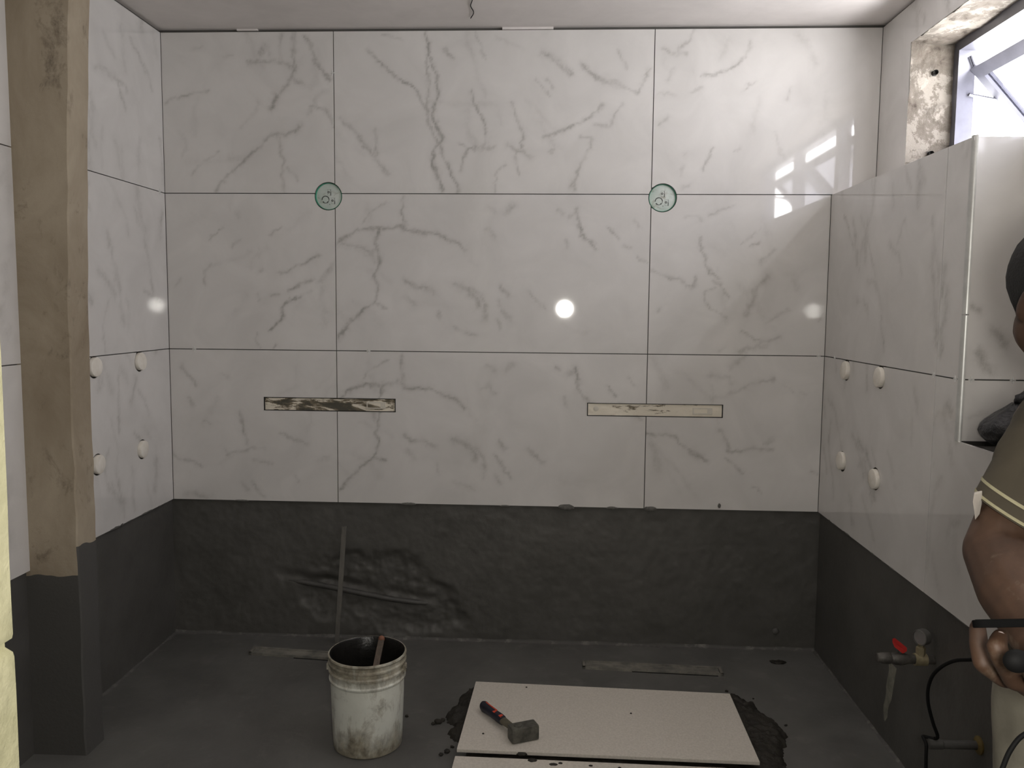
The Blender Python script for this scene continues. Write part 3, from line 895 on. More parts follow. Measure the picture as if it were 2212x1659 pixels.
for y, lb in ((-0.115, 'tiny white tile spacer on the right wall nearest the back corner'), (-0.905, 'tiny white tile spacer at the upright joint of the right wall'), (-1.025, 'tiny white tile spacer just before the silver trim')):
    spacer((XR - 0.001, y, R1), LY, (-1, 0, 0), lb, 0.008)
for x, lb in ((1.293, 'tiny white tile spacer just past the silver trim'), (1.395, 'tiny white tile spacer in the far corner of the recess')):
    spacer((x, YN - 0.001, R1), BX, BN, lb, 0.008)

# ------------------------------------------------------------------ pipe let into the hacked wall and the bar leaning there
PIPE = mottled('painted_grey_pipe', (0.058, 0.056, 0.052), (0.085, 0.082, 0.076), 20, 0.5, 0.3, 60)
pts = []
for i in range(24):
    k = i / 23; x = -0.86 + 0.69 * k
    pts.append((x, 0.023 + 0.030 * (abs(k - 0.45) / 0.55) ** 4, 0.230 - 0.145 * (x + 0.849) + 0.004 * math.sin(k * 7)))
tag(add('embedded_pipe', MB().tube(pts, 0.011, 12), PIPE, smooth=50), 'thin grey pipe half buried in the hacked back wall', 'pipe')
BAR = mottled('weathered_grey_bar', (0.10, 0.096, 0.085), (0.17, 0.16, 0.14), 25, 0.6, 0.3, 60, stretch=(1, 1, 0.3))
d_ = (Vector((-0.575, -0.008, 0.462)) - Vector((-0.600, -0.045, 0.0))).normalized()
c_ = (Vector((-0.575, -0.008, 0.462)) + Vector((-0.600, -0.045, 0.0))) / 2
tag(add('leaning_bar', MB().obox(c_, (1, 0, 0.05), (0, 1, 0.08), d_, 0.0095, 0.0035, 0.232), BAR, bevel=0.001), 'slim grey flat bar leaning upright against the dark back wall', 'bar')

# ------------------------------------------------------------------ floor drains
DRAIN = mottled('cement_smeared_drain', (0.12, 0.117, 0.105), (0.26, 0.245, 0.21), 16, 0.7, 0.5, 60, 0.003)
CRACK = mottled('dark_gap', (0.006, 0.006, 0.005), (0.012, 0.011, 0.01), 30, 0.9, 0)
def drain(x0, x1, y0, y1, label, tilt):
    e = empty('linear_drain', ((x0 + x1) / 2, (y0 + y1) / 2, 0))
    def bx(a, b, c, d, z0, z1):
        return MB().prism([(a, c + tilt * (a - x0), z0), (b, c + tilt * (b - x0), z0), (b, d + tilt * (b - x0), z0), (a, d + tilt * (a - x0), z0)], (0, 0, z1 - z0))
    part('drain_cover', bx(x0 + 0.012, x1 - 0.012, y0 + 0.014, y1 - 0.010, 0.0, 0.006), DRAIN, e)
    part('rim', bx(x0, x1, y1 - 0.008, y1, 0.0, 0.009), DRAIN, e)
    part('rim', bx(x0, x1, y0 + 0.004, y0 + 0.011, 0.0, 0.010), DRAIN, e)
    part('rim', bx(x0, x0 + 0.010, y0 + 0.004, y1, 0.0, 0.010), DRAIN, e)
    part('rim', bx(x1 - 0.010, x1, y0 + 0.004, y1, 0.0, 0.010), DRAIN, e)
    part('gap', bx(x0 + 0.18, x1 - 0.02, y0, y0 + 0.005, 0.0, 0.002), CRACK, e)
    tag(e, label, 'drain', 'linear floor drains')
drain(-0.905, -0.395, -0.185, -0.120, 'cement-smeared linear floor drain running behind the bucket', -0.09)
drain(0.365, 0.875, -0.225, -0.160, 'cement-smeared linear floor drain behind the pale slab', -0.05)

# ------------------------------------------------------------------ mortar bed, slabs, crumbs
def polydist(Xg_, Yg_, poly):
    ins = np.zeros(Xg_.shape, bool); dm = np.full(Xg_.shape, 9.0)
    for (x0, y0), (x1, y1) in zip(poly, poly[1:] + poly[:1]):
        c = ((y0 > Yg_) != (y1 > Yg_)) & (Xg_ < (x1 - x0) * (Yg_ - y0) / (y1 - y0 + 1e-12) + x0); ins ^= c
        dx, dy = x1 - x0, y1 - y0
        tt = np.clip(((Xg_ - x0) * dx + (Yg_ - y0) * dy) / (dx * dx + dy * dy + 1e-12), 0, 1)
        dm = np.minimum(dm, np.hypot(Xg_ - x0 - tt * dx, Yg_ - y0 - tt * dy))
    return np.where(ins, dm, -dm)
def heap(name, poly, hmax, edge, seed, label, step=0.005):
    px_ = [p[0] for p in poly]; py_ = [p[1] for p in poly]
    gx_ = np.arange(min(px_) - 0.04, max(px_) + 0.04, step); gy_ = np.arange(min(py_) - 0.04, max(py_) + 0.04, step)
    A, B = np.meshgrid(gx_, gy_)
    d = polydist(A, B, poly) + 0.024 * (fbm(A * 22, B * 22, seed) - 0.5) + 0.018 * (fbm(A * 70, B * 70, seed + 9, 3) - 0.5)
    k = np.clip(d / edge, 0, 1); h = hmax * np.sqrt(k) * (0.62 + 0.55 * fbm(A * 24, B * 24, seed + 2)) + 0.016 * (fbm(A * 60, B * 80, seed + 4) - 0.5) * (k > 0)
    h = np.where(d > 0, np.minimum(np.maximum(h, 0.001), hmax), -0.002)
    I = np.arange(A.size).reshape(A.shape)
    F_ = np.stack([I[:-1, :-1], I[:-1, 1:], I[1:, 1:], I[1:, :-1]], -1).reshape(-1, 4)
    F_ = F_[(h.reshape(-1)[F_] > 0).any(1)]
    us_ = np.unique(F_); rm = np.zeros(A.size, int); rm[us_] = np.arange(len(us_))
    V_ = np.stack([A, B, h], -1).reshape(-1, 3)[us_]
    return tag(add(name, MB().raw(V_.tolist(), rm[F_].tolist()), MORTAR, smooth=55, fix=False), label, 'mortar')
heap('mortar_bed', [(0.03, -0.425), (0.10, -0.50), (0.75, -0.53), (0.80, -0.435), (0.868, -0.409), (0.921, -0.486), (0.968, -0.59), (0.985, -0.66), (0.965, -0.72), (0.93, -0.80), (0.925, -1.30),
     (-0.02, -1.30), (-0.03, -1.02), (-0.035, -0.92), (0.0, -0.86), (-0.01, -0.78), (-0.05, -0.765), (-0.07, -0.72), (-0.05, -0.665), (-0.085, -0.65), (-0.090, -0.61), (-0.062, -0.55), (-0.055, -0.47), (-0.03, -0.43)],
     0.035, 0.040, 12, 'dark wet mortar bed squeezed out on both sides of the pale slab')
t = NT('speckled_beige_slab')
c0 = t.ramp(t.noise(160, 3, 0.6), (0.3, (0.56, 0.52, 0.46)), (0.7, (0.68, 0.635, 0.57)))
t.color(t.mix(t.ramp(t.noise(18, 6, 0.75), (0.66, 0.0), (0.80, 0.55)), c0, (0.15, 0.13, 0.10)))
t.rough(0.6); t.bump(t.noise(220, 3), 0.15, 0.001)
SLAB = t.m
ST = 0.055
P0, P1, P2, P3_ = (-0.009, -0.466), (0.842, -0.499), (0.838, -0.919), (-0.024, -0.905)
def slab(pts, z, label):
    o = add('floor_slab', MB().prism([(a, b, z - 0.010) for a, b in pts], (0, 0, 0.010)), SLAB, bevel=0.0008)
    return tag(o, label, 'slab', 'pale slabs on the mortar bed')
s1 = slab([P0, P1, P2, P3_], ST, 'beige stone-look slab bedded on mortar, carrying the hammer')
s2_ = slab([(-0.026, -0.928), (0.84, -0.944), (0.835, -1.372), (-0.04, -1.355)], ST - 0.008, 'beige slab at the bottom edge, in front of the slab with the hammer')
for nm, c, r in (('mortar_lump', (0.165, -0.913, 0.050), (0.016, 0.006, 0.006)), ('mortar_lump', (0.195, -0.938, 0.046), (0.014, 0.010, 0.006)), ('mortar_lump', (0.255, -0.955, 0.047), (0.012, 0.007, 0.002)), ('mortar_lump', (0.275, -0.948, 0.047), (0.006, 0.005, 0.002)),
                 ('mortar_lump', (0.36, -0.956, 0.047), (0.006, 0.004, 0.003)), ('mortar_lump', (0.44, -0.962, 0.047), (0.005, 0.004, 0.003))):
    lb = {0.165: 'square dark mortar lump on the front edge of the slab with the hammer', 0.195: 'round dark mortar lump bridging the gap between the two slabs', 0.255: 'faint flat mortar smear on the front slab, right of the round lump',
          0.275: 'small mortar speck at the right end of the smear on the front slab', 0.36: 'left of two dark specks on the front slab, right of the smear', 0.44: 'right of two dark specks on the front slab, right of the smear'}[c[0]]
    tag(add(nm, MB().ball(c, *r, 12, 8, 0.15, random.Random(int(c[0] * 999))), MORTAR, smooth=60), lb, 'mortar', 'mortar lumps on the slab edges')
CR = [(-0.112, -0.655, .012), (-0.127, -0.665, .007), (-0.10, -0.64, .008), (-0.062, -0.83, .009), (-0.078, -0.845, .007), (-0.22, -0.62, .006), (-0.225, -0.70, .005), (0.86, -0.37, .006), (0.94, -0.42, .004), (-0.30, -0.33, .004), (1.0, -0.60, .005), (-0.05, -0.80, .006)]
CRL = ['largest mortar crumb off the left edge of the mortar bed', 'small mortar crumb leftmost of the group beside the mortar bed', 'mortar crumb touching the left edge of the mortar bed', 'mortar crumb left of the gap between the slabs', 'smaller mortar crumb farther left of the slab gap', 'mortar crumb between bucket and mortar bed, farther back', 'mortar crumb between bucket and mortar bed, nearer the front',
       'mortar crumb just behind the right rear corner of the slab', 'tiny mortar crumb behind the right mortar heap', 'tiny mortar crumb behind the bucket near the back wall', 'tiny mortar crumb right of the right mortar heap', 'mortar crumb tucked against the left front of the slab']
for k, (x, y, r) in enumerate(CR):
    tag(add('mortar_crumb', MB().ball((x, y, r * 0.5), r, r * 0.8, r * 0.7, 8, 6, 0.25, random.Random(k)), MORTAR, smooth=60), CRL[k], 'mortar', 'mortar crumbs on the floor')
tag(add('mortar_crumb', MB().ball((1.105, -0.115, 0.003), 0.030, 0.016, 0.006, 14, 6, 0.2, random.Random(77)), MORTAR, smooth=60), 'flat dark mortar smear on the floor near the right back corner', 'mortar')
tag(add('cement_lump', MB().ball((1.125, 0.010, 0.075), 0.014, 0.010, 0.014, 12, 8, 0.12, random.Random(78)), RESIDUE, smooth=60), 'small pale cement lump stuck low on the dark back wall, right side', 'cement')
# specks on the slab
for k, (x, y) in enumerate(((0.165, -0.50), (0.50, -0.66), (0.045, -0.815))):
    tag(add('mortar_crumb', MB().ball((x, y, ST + 0.001), 0.0035, 0.003, 0.002, 8, 5, 0.2, random.Random(90 + k)), MORTAR, smooth=60),
        ['tiny dark crumb near the rear edge of the slab with the hammer', 'tiny dark crumb in the middle of the slab with the hammer', 'tiny dark crumb left of the hammer head'][k], 'mortar')

# ------------------------------------------------------------------ club hammer
NAVY = mottled('navy_rubber_grip', (0.008, 0.009, 0.018), (0.016, 0.018, 0.032), 30, 0.55, 0.2, 100)
ORANGE = mottled('orange_grip_inlay', (0.75, 0.09, 0.04), (0.62, 0.07, 0.035), 20, 0.5, 0)
NECK = mottled('dusty_hammer_neck', (0.09, 0.08, 0.055), (0.14, 0.125, 0.09), 40, 0.7, 0.2)
IRON = mottled('mortar_caked_iron', (0.050, 0.048, 0.040), (0.125, 0.12, 0.10), 45, 0.65, 0.6, 90, 0.003)
ham = empty('club_hammer', (0.13, -0.79, ST))
h0 = Vector((0.030, -0.672, ST + 0.019)); h1 = Vector((0.150, -0.838, ST + 0.023)); hd = (h1 - h0).normalized()
prof = [(0.0, 0.006), (0.004, 0.0150), (0.014, 0.0185), (0.030, 0.0165), (0.060, 0.0150), (0.085, 0.0155), (0.105, 0.0165), (0.122, 0.0155), (0.128, 0.0125)]
part('grip', MB().tube([h0 + hd * a for a, r in prof], [r for a, r in prof], 16, flat=0.8), NAVY, ham, smooth=50)
part('neck', MB().tube([h0 + hd * 0.122, h0 + hd * 0.150, h0 + hd * 0.205], [0.0122, 0.0105, 0.0105], 14), NECK, ham, smooth=50)
hu = Vector((0.30, 0.20, 0.93)).normalized(); hs = hd.cross(Vector((0, 0, 1))).normalized()
upv = (Vector((0, 0, 1)) - hd * hd.z).normalized()
part('inlay', MB().obox(h0 + hd * 0.050 + upv * 0.0152 - hs * 0.002, hd, hs, upv, 0.034, 0.0016, 0.0022), ORANGE, ham)
part('inlay', MB().obox(h0 + hd * 0.084 + upv * 0.0142 + hs * 0.0045, hs, hd, upv + hs * 0.6, 0.0070, 0.0035, 0.0020), ORANGE, ham)
part('inlay', MB().obox(h0 + hd * 0.118 + upv * 0.0140 + hs * 0.004, hs, hd, upv + hs * 0.6, 0.0065, 0.0042, 0.0025), ORANGE, ham)
hx = Vector((0.88, 0.40, 0)).normalized(); hy = Vector((-0.40, 0.88, 0)).normalized()
hc = Vector((0.166, -0.838, ST + 0.0235))
part('head', MB().obox(hc, hx, hy, (0, 0, 1), 0.043, 0.0215, 0.0225), IRON, ham, bevel=0.006, smooth=40)
part('eye_wedge', MB().lathe([(0.013, -0.001), (0.0125, 0.003), (0.008, 0.005)], hc - hx * 0.018 + Vector((0, 0, 0.0225)), (0, 0, 1), 18), IRON, ham, smooth=50)
tag(ham, 'club hammer with dark blue and orange grip lying on the slab', 'hammer')

# ------------------------------------------------------------------ bucket
t = NT('mortar_splashed_bucket_plastic')
c0 = t.ramp(t.noise(5, 4, 0.6), (0.35, (0.66, 0.67, 0.60)), (0.65, (0.78, 0.79, 0.72)))
sp = t.n.new('ShaderNodeSeparateXYZ'); t.link(t.co, sp.inputs[0])
d1 = t.noise(16, 7, 0.75, 0.4, stretch=(1, 1, 0.5))
low = t.ramp(sp.outputs[2], (0.0, 0.30), (0.10, 0.0)); hi_ = t.ramp(sp.outputs[2], (0.205, 0.0), (0.25, 0.26))
ff = t.math('ADD', d1, t.math('ADD', low, hi_))
fac = t.ramp(ff, (0.50, 0.0), (0.60, 0.45), (0.76, 0.92))
t.color(t.mix(fac, c0, t.ramp(t.noise(40, 5), (0.35, (0.13, 0.11, 0.075)), (0.65, (0.36, 0.32, 0.235)))))
t.rough(0.5); t.bump(t.noise(40, 6, 0.7), 0.35, 0.002)
BUCK = t.m
SLUDGE = mottled('black_wet_slurry', (0.006, 0.0055, 0.005), (0.012, 0.011, 0.010), 20, 0.3, 0.5, 40, 0.004)
WOODO = mottled('stained_wood_handle', (0.07, 0.055, 0.042), (0.14, 0.10, 0.075), 30, 0.6, 0.2, 60)
RUSTO = mottled('orange_handle_end', (0.30, 0.11, 0.06), (0.18, 0.08, 0.05), 40, 0.6, 0.2)
bc = Vector((-0.310, -0.785, 0)); bk = empty('bucket', bc)
part('pail', MB().lathe([(0.098, 0.0), (0.1025, 0.004), (0.1045, 0.02), (0.1105, 0.208), (0.1145, 0.212), (0.1150, 0.217), (0.1115, 0.221), (0.1115, 0.236), (0.1160, 0.239), (0.1165, 0.244), (0.1120, 0.248), (0.1120, 0.259), (0.1165, 0.262), (0.1170, 0.267), (0.1125, 0.270),
                         (0.1130, 0.279), (0.1165, 0.281), (0.1180, 0.285), (0.1165, 0.289), (0.1125, 0.290)], bc, (0, 0, 1), 64, True, False), BUCK, bk, smooth=40)
part('lining', MB().lathe([(0.1125, 0.290), (0.1095, 0.286), (0.1075, 0.22), (0.1055, 0.14), (0.04, 0.132)], bc, (0, 0, 1), 64, False, True), SLUDGE, bk, smooth=50)
for s_ in (-1, 1):
    part('handle_lug', MB().obox(bc + Vector((s_ * 0.1155, -0.01, 0.246)), (1, 0, 0), (0, 1, 0), (0, 0, 1), 0.005, 0.012, 0.010), BUCK, bk, bevel=0.002)
wp = []
for k in range(30):
    a = math.pi * k / 29
    wp.append(bc + Vector((-math.cos(a) * 0.1205, -0.015 - math.sin(a) * 0.105 * 0.0 + math.sin(a) * 0.122, 0.244 - math.sin(a) * 0.075)))
part('wire_handle', MB().tube(wp, 0.0018, 8), STEEL, bk, smooth=60)
tag(bk, 'white plastic bucket caked with mortar, black inside', 'bucket')
st_ = empty('stirring_stick', bc + Vector((0.005, -0.03, 0.13)))
sa = bc + Vector((0.008, -0.040, 0.128)); sb = bc + Vector((0.022, 0.100, 0.283))
sd = (sb - sa).normalized()
part('shaft', MB().obox((sa + sb) / 2, (1, 0, 0.05), sd.cross(Vector((1, 0, 0))), sd, 0.0095, 0.005, (sb - sa).length / 2), WOODO, st_, bevel=0.002)
part('end_cap', MB().ball(sb + sd * 0.003, 0.0105, 0.008, 0.011, 14, 8), RUSTO, st_, smooth=60)
tag(st_, 'stained stick with orange end standing inside the bucket', 'stick')

# ------------------------------------------------------------------ plumbing on the right wall
BRASS = mottled('dusty_brass', (0.26, 0.22, 0.13), (0.38, 0.33, 0.21), 60, 0.55, 0.3, 100, 0.001, metal=0.3)
DULL = mottled('dull_grey_pipework', (0.035, 0.033, 0.030), (0.12, 0.112, 0.10), 40, 0.5, 0.3, 90, 0.002, metal=0.2)
REDP = mottled('red_lever_paint', (0.40, 0.018, 0.016), (0.48, 0.03, 0.024), 30, 0.45, 0)
GAUGE = mottled('grey_gauge_casing', (0.14, 0.135, 0.125), (0.20, 0.195, 0.18), 30, 0.4, 0, metal=0.3)
GFACE = mottled('pale_gauge_face', (0.20, 0.20, 0.195), (0.26, 0.26, 0.25), 20, 0.3, 0)
vy, vz = -0.970, 0.389
va = empty('water_valve', (1.278, vy, vz))
def hx_(x0, x1, r0, r1=None, n=20): return MB().lathe([(r0, 0), (r1 or r0, x0 - x1)], (x0, vy, vz), (-1, 0, 0), n)
part('wall_stub', hx_(1.279, 1.255, 0.012), DULL, va, smooth=40)
tee = part('tee', hx_(1.258, 1.226, 0.0165), BRASS, va, smooth=40)
part('tee_neck', MB().lathe([(0.0125, 0), (0.0125, 0.034), (0.0085, 0.036), (0.0085, 0.044)], (1.242, vy, vz), (0, 0, 1), 6), BRASS, tee)
body = part('valve_body', MB().lathe([(0.0125, 0.0), (0.0125, 0.020), (0.0155, 0.028), (0.0175, 0.040), (0.0165, 0.056), (0.0135, 0.064), (0.0150, 0.066), (0.0150, 0.090), (0.0125, 0.094), (0.0125, 0.100), (0.0105, 0.102)], (1.228, vy, vz), (-1, 0, 0.02), 20), DULL, va, smooth=40)
part('stem', MB().lathe([(0.006, 0.012), (0.006, 0.024)], (1.187, vy, vz), (0, 0, 1), 12), DULL, body)
part('lever', MB().prism([(1.205, vy - 0.003, vz + 0.023), (1.190, vy - 0.012, vz + 0.019), (1.168, vy - 0.010, vz + 0.036), (1.166, vy + 0.002, vz + 0.046), (1.176, vy + 0.010, vz + 0.045)], (0.004, 0.010, 0.006)), REDP, body, bevel=0.0015)
gc = Vector((1.245, vy + 0.002, vz + 0.062)); gax = Vector((-0.86, -0.50, 0.02)).normalized()
ga = part('gauge_casing', MB().lathe([(0.019, -0.012), (0.0215, -0.010), (0.0215, 0.012), (0.0195, 0.013), (0.0195, 0.009)], gc, gax, 28, True, False), GAUGE, va, smooth=40)
part('dial', MB().lathe([(0.0195, 0.007), (0.0195, 0.0085)], gc, gax, 28), GFACE, ga, smooth=40)
tag(va, 'brass water valve with red lever and round gauge on the right wall', 'valve')

wz, wy = 0.285, -1.222
ps = empty('pipe_stub', (1.278, wy, wz))
part('stub', MB().lathe([(0.0105, 0.0), (0.0105, 0.085), (0.0125, 0.087), (0.0125, 0.118), (0.0100, 0.120)], (1.276, wy, wz), (-1, 0, 0), 18), PIPE, ps, smooth=40)
OCHRE = mottled('ochre_collar', (0.11, 0.075, 0.018), (0.16, 0.11, 0.03), 40, 0.6, 0.3, 90)
part('collar', MB().lathe([(0.022, 0.0), (0.022, 0.004), (0.014, 0.009)], (1.279, wy, wz), (-1, 0, 0), 24), OCHRE, ps, smooth=40)
tag(ps, 'dark pipe stub with ochre collar low on the right wall', 'pipe')

# pale drip of cement down the wall under the valve
edge_l = [(-0.742, 0.262), (-0.735, 0.235), (-0.728, 0.205), (-0.722, 0.175), (-0.716, 0.150), (-0.700, 0.125), (-0.690, 0.105), (-0.693, 0.085), (-0.681, 0.066)]
edge_r = [(-0.672, 0.070), (-0.668, 0.092), (-0.662, 0.110), (-0.672, 0.130), (-0.678, 0.155), (-0.675, 0.178), (-0.682, 0.205), (-0.690, 0.235), (-0.684, 0.262)]
xw = XR + 0.012
rg = random.Random(5)
poly = [(xw - 0.0015, -y + 0.0 if False else y + rg.uniform(-0.002, 0.002), z) for y, z in edge_l + edge_r]
DRIP = mottled('pale_cement_drip', (0.16, 0.155, 0.125), (0.26, 0.25, 0.205), 30, 0.8, 0.5, 60)
tag(add('cement_drip', MB().prism(poly, (0.003, 0, 0)), DRIP), 'pale ragged cement drip on the dark right wall under the valve', 'cement')

# cables
RUB = mottled('black_rubber_cable', (0.004, 0.004, 0.004), (0.006, 0.006, 0.006), 20, 0.7, 0, spec=0.2)
def smooth_path(P, k=6):
    P = [Vector(p) for p in P]; out = []
    for i in range(len(P) - 1):
        a = P[max(i - 1, 0)]; b = P[i]; c = P[i + 1]; d = P[min(i + 2, len(P) - 1)]
        for j in range(k):
            t_ = j / k
            out.append(0.5 * ((2 * b) + (c - a) * t_ + (2 * a - 5 * b + 4 * c - d) * t_ ** 2 + (3 * b - a - 3 * c + d) * t_ ** 3))
    return out + [P[-1]]
cp = [(1.235, -1.86, 0.985), (1.215, -1.75, 0.86), (1.19, -1.60, 0.70), (1.152, -1.454, 0.600), (1.139, -1.358, 0.551), (1.123, -1.313, 0.506), (1.121, -1.287, 0.461), (1.133, -1.262, 0.409), (1.155, -1.245, 0.350), (1.172, -1.236, 0.312), (1.170, -1.222, 0.2985),
      (1.150, -1.214, 0.299), (1.146, -1.2215, 0.299), (1.146, -1.237, 0.290), (1.146, -1.240, 0.255), (1.150, -1.238, 0.205), (1.16, -1.25, 0.08), (1.15, -1.30, 0.006), (1.12, -1.45, 0.005), (1.14, -1.62, 0.005)]
tag(add('power_cable', MB().tube(smooth_path(cp), 0.0040, 10), RUB, smooth=60), 'black cable hanging in a curve over the pipe stub on the right wall', 'cable')

# black plastic bag on the recess sill
BAGM = mottled('black_bin_bag', (0.010, 0.010, 0.012), (0.020, 0.020, 0.023), 10, 0.38, 0.9, 26, 0.012)
bg = empty('plastic_bag', (1.34, -1.20, ZN))
v, f = [], []
n1, n2 = 40, 22
for i in range(n2):
    k = i / (n2 - 1)
    r = [0.3, 0.72, 0.92, 1.0, 0.97, 0.86, 0.66, 0.42, 0.24][min(8, int(k * 8))] * (1 - (k * 8 % 1)) + [0.3, 0.72, 0.92, 1.0, 0.97, 0.86, 0.66, 0.42, 0.24][min(8, int(k * 8) + 1)] * (k * 8 % 1)
    for j in range(n1):
        a = 2 * math.pi * j / n1
        rr = 0.082 * r * (1 + 0.07 * math.sin(a * 7 + k * 3) * k + 0.10 * (float(fbm(np.array(math.cos(a) * 2 + 5), np.array(math.sin(a) * 2 + k * 3), 3)) - 0.5))
        v.append((1.345 + math.cos(a) * rr + 0.012 * k, -1.165 + math.sin(a) * rr * 0.9, ZN + 0.0015 + 0.112 * k))
for i in range(n2 - 1):
    for j in range(n1):
        f.append((i * n1 + j, i * n1 + (j + 1) % n1, (i + 1) * n1 + (j + 1) % n1, (i + 1) * n1 + j))
f.append(tuple(range(n1))); f.append(tuple(range((n2 - 1) * n1, n2 * n1)))
part('bag_body', MB().raw(v, f), BAGM, bg, smooth=70)
part('bag_knot', MB().ball((1.352, -1.172, ZN + 0.122), 0.016, 0.013, 0.014, 16, 10, 0.12, random.Random(3)).tube([(1.352, -1.17, ZN + 0.125), (1.368, -1.18, ZN + 0.140), (1.384, -1.18, ZN + 0.136)], [0.010, 0.012, 0.007], 8), BAGM, bg, smooth=60)
tag(bg, 'black plastic bag tied with a knot on the recess sill', 'bag')

# wire hanging from the ceiling
tag(add('ceiling_wire', MB().tube(smooth_path([(-0.045, -0.31, ZC + 0.004), (-0.047, -0.30, ZC - 0.002), (-0.051, -0.273, ZC - 0.003), (-0.061, -0.222, ZC - 0.002), (-0.056, -0.163, ZC - 0.003), (-0.072, -0.108, ZC - 0.004)]), 0.0016, 8), RUB, smooth=60), 'thin black wire crossing the ceiling at the top edge', 'wire')
# ------------------------------------------------------------------ person at the right edge, looking down at a phone
def fused(name, mb, voxel, mat, smooth_it=6, noise=0.0, nscale=0.05, fac=0.5):
    """union of overlapping shapes grown into one continuous skin"""
    me = bpy.data.meshes.new(name + '_src'); me.from_pydata([tuple(p) for p in mb.v], [], mb.f)
    bm = bmesh.new(); bm.from_mesh(me); bmesh.ops.recalc_face_normals(bm, faces=bm.faces); bm.to_mesh(me); bm.free()
    o = bpy.data.objects.new(name + '_src', me); COL.objects.link(o)
    r = o.modifiers.new('r', 'REMESH'); r.mode = 'VOXEL'; r.voxel_size = voxel; r.use_smooth_shade = True
    s_ = o.modifiers.new('s', 'SMOOTH'); s_.iterations = smooth_it; s_.factor = fac
    if noise:
        tx = bpy.data.textures.new(name + '_folds', 'CLOUDS'); tx.noise_scale = nscale; tx.noise_depth = 2
        d = o.modifiers.new('d', 'DISPLACE'); d.texture = tx; d.strength = noise; d.mid_level = 0.5; d.texture_coords = 'GLOBAL'
    dg = bpy.context.evaluated_depsgraph_get()
    res = bpy.data.meshes.new_from_object(o.evaluated_get(dg))
    bpy.data.objects.remove(o, do_unlink=True)
    res.name = name; res.materials.clear(); res.materials.append(mat)
    for p in res.polygons: p.use_smooth = True
    q = bpy.data.objects.new(name, res); COL.objects.link(q)
    return q
def chain(mb, pts, rad, n=14):
    for (p, q, a, b) in zip(pts[:-1], pts[1:], rad[:-1], rad[1:]): mb.cone(p, q, a, b, n)
    return mb

t = NT('dusty_brown_skin')
k0 = t.ramp(t.noise(16, 5, 0.6, 0.3), (0.35, (0.052, 0.027, 0.016)), (0.65, (0.090, 0.047, 0.027)))
t.color(t.mix(t.ramp(t.noise(22, 5, 0.65, 0.4), (0.58, 0.0), (0.76, 0.75)), k0, (0.20, 0.155, 0.11)))
t.rough(0.6); t.bump(t.noise(120, 4), 0.15, 0.001)
SKIN = t.m
HAIR = mottled('short_black_hair', (0.004, 0.004, 0.004), (0.010, 0.009, 0.009), 90, 0.8, 0.9, 240, 0.004)
t = NT('olive_brown_cotton')
k0 = t.ramp(t.noise(7, 4, 0.6, 0.4), (0.35, (0.054, 0.045, 0.030)), (0.65, (0.078, 0.065, 0.044)))
t.color(k0); t.rough(0.9); t.bump(t.noise(420, 2), 0.2, 0.0008)
SHIRT = t.m
TROUS = mottled('dusty_khaki_trousers', (0.19, 0.175, 0.135), (0.27, 0.25, 0.20), 9, 0.9, 0.25, 300, 0.001)
STRIPE = mottled('cream_sleeve_stripe', (0.36, 0.33, 0.20), (0.44, 0.41, 0.27), 60, 0.85, 0)
LIT_LINING = mottled('window_lit_sleeve_lining', (0.52, 0.47, 0.42), (0.60, 0.56, 0.50), 40, 0.85, 0)  # light cloth inside the hem, window light on it painted into the colour
NAIL = mottled('pale_fingernail', (0.34, 0.27, 0.25), (0.40, 0.33, 0.31), 60, 0.4, 0)
SHOE = mottled('dusty_dark_shoe', (0.03, 0.028, 0.025), (0.06, 0.055, 0.05), 20, 0.7, 0.2)
PHONE = mottled('black_phone_shell', (0.004, 0.004, 0.004), (0.006, 0.006, 0.006), 20, 0.7, 0, spec=0.03)

person = empty('person', (1.04, -2.02, 0.0))
head_c = Vector((0.966, -2.000, 1.340)); neck = Vector((1.065, -1.955, 1.215))
SH = Vector((0.926, -2.022, 1.168)); EL = Vector((0.817, -2.106, 1.004)); WR = Vector((0.792, -2.292, 0.944))
SH2 = Vector((1.165, -1.880, 1.180)); EL2 = Vector((1.190, -1.975, 0.985)); WR2 = Vector((1.09, -2.165, 0.93))
PEL = Vector((1.062, -1.985, 0.790)); HIP = Vector((0.982, -2.010, 0.760)); HIP2 = Vector((1.135, -1.955, 0.760))
KN = Vector((0.975, -2.055, 0.420)); AN = Vector((0.960, -1.995, 0.075)); KN2 = Vector((1.135, -1.995, 0.420)); AN2 = Vector((1.130, -1.930, 0.075))
mb = MB()
# head: skull, jaw, nose, ears; it tips forward and to the side
hfwd = Vector((0.30, -0.86, -0.42)).normalized(); hside = Vector((0.94, 0.34, -0.03)).normalized(); hup = hside.cross(hfwd).normalized() * -1
if hup.z < 0: hup = -hup
H = (hside, hfwd, hup)
mb.ball(head_c + hup * 0.022 - hfwd * 0.008, 0.078, 0.096, 0.092, 24, 16, ax=H)
mb.ball(head_c - hup * 0.040 + hfwd * 0.022, 0.060, 0.068, 0.074, 20, 14, ax=H)
mb.cone(head_c + hfwd * 0.086 + hup * 0.005, head_c + hfwd * 0.104 - hup * 0.030, 0.009, 0.014)
mb.cone(head_c + hfwd * 0.084 - hup * 0.058 - hside * 0.018, head_c + hfwd * 0.084 - hup * 0.058 + hside * 0.018, 0.009, 0.009)
for s_ in (-1, 1):
    mb.ball(head_c + hside * 0.079 * s_ - hfwd * 0.008 - hup * 0.008, 0.010, 0.018, 0.030, 12, 8, ax=H)
    mb.cone(head_c + hfwd * 0.080 + hup * 0.024 + hside * 0.014 * s_, head_c + hfwd * 0.074 + hup * 0.022 + hside * 0.046 * s_, 0.009, 0.009)
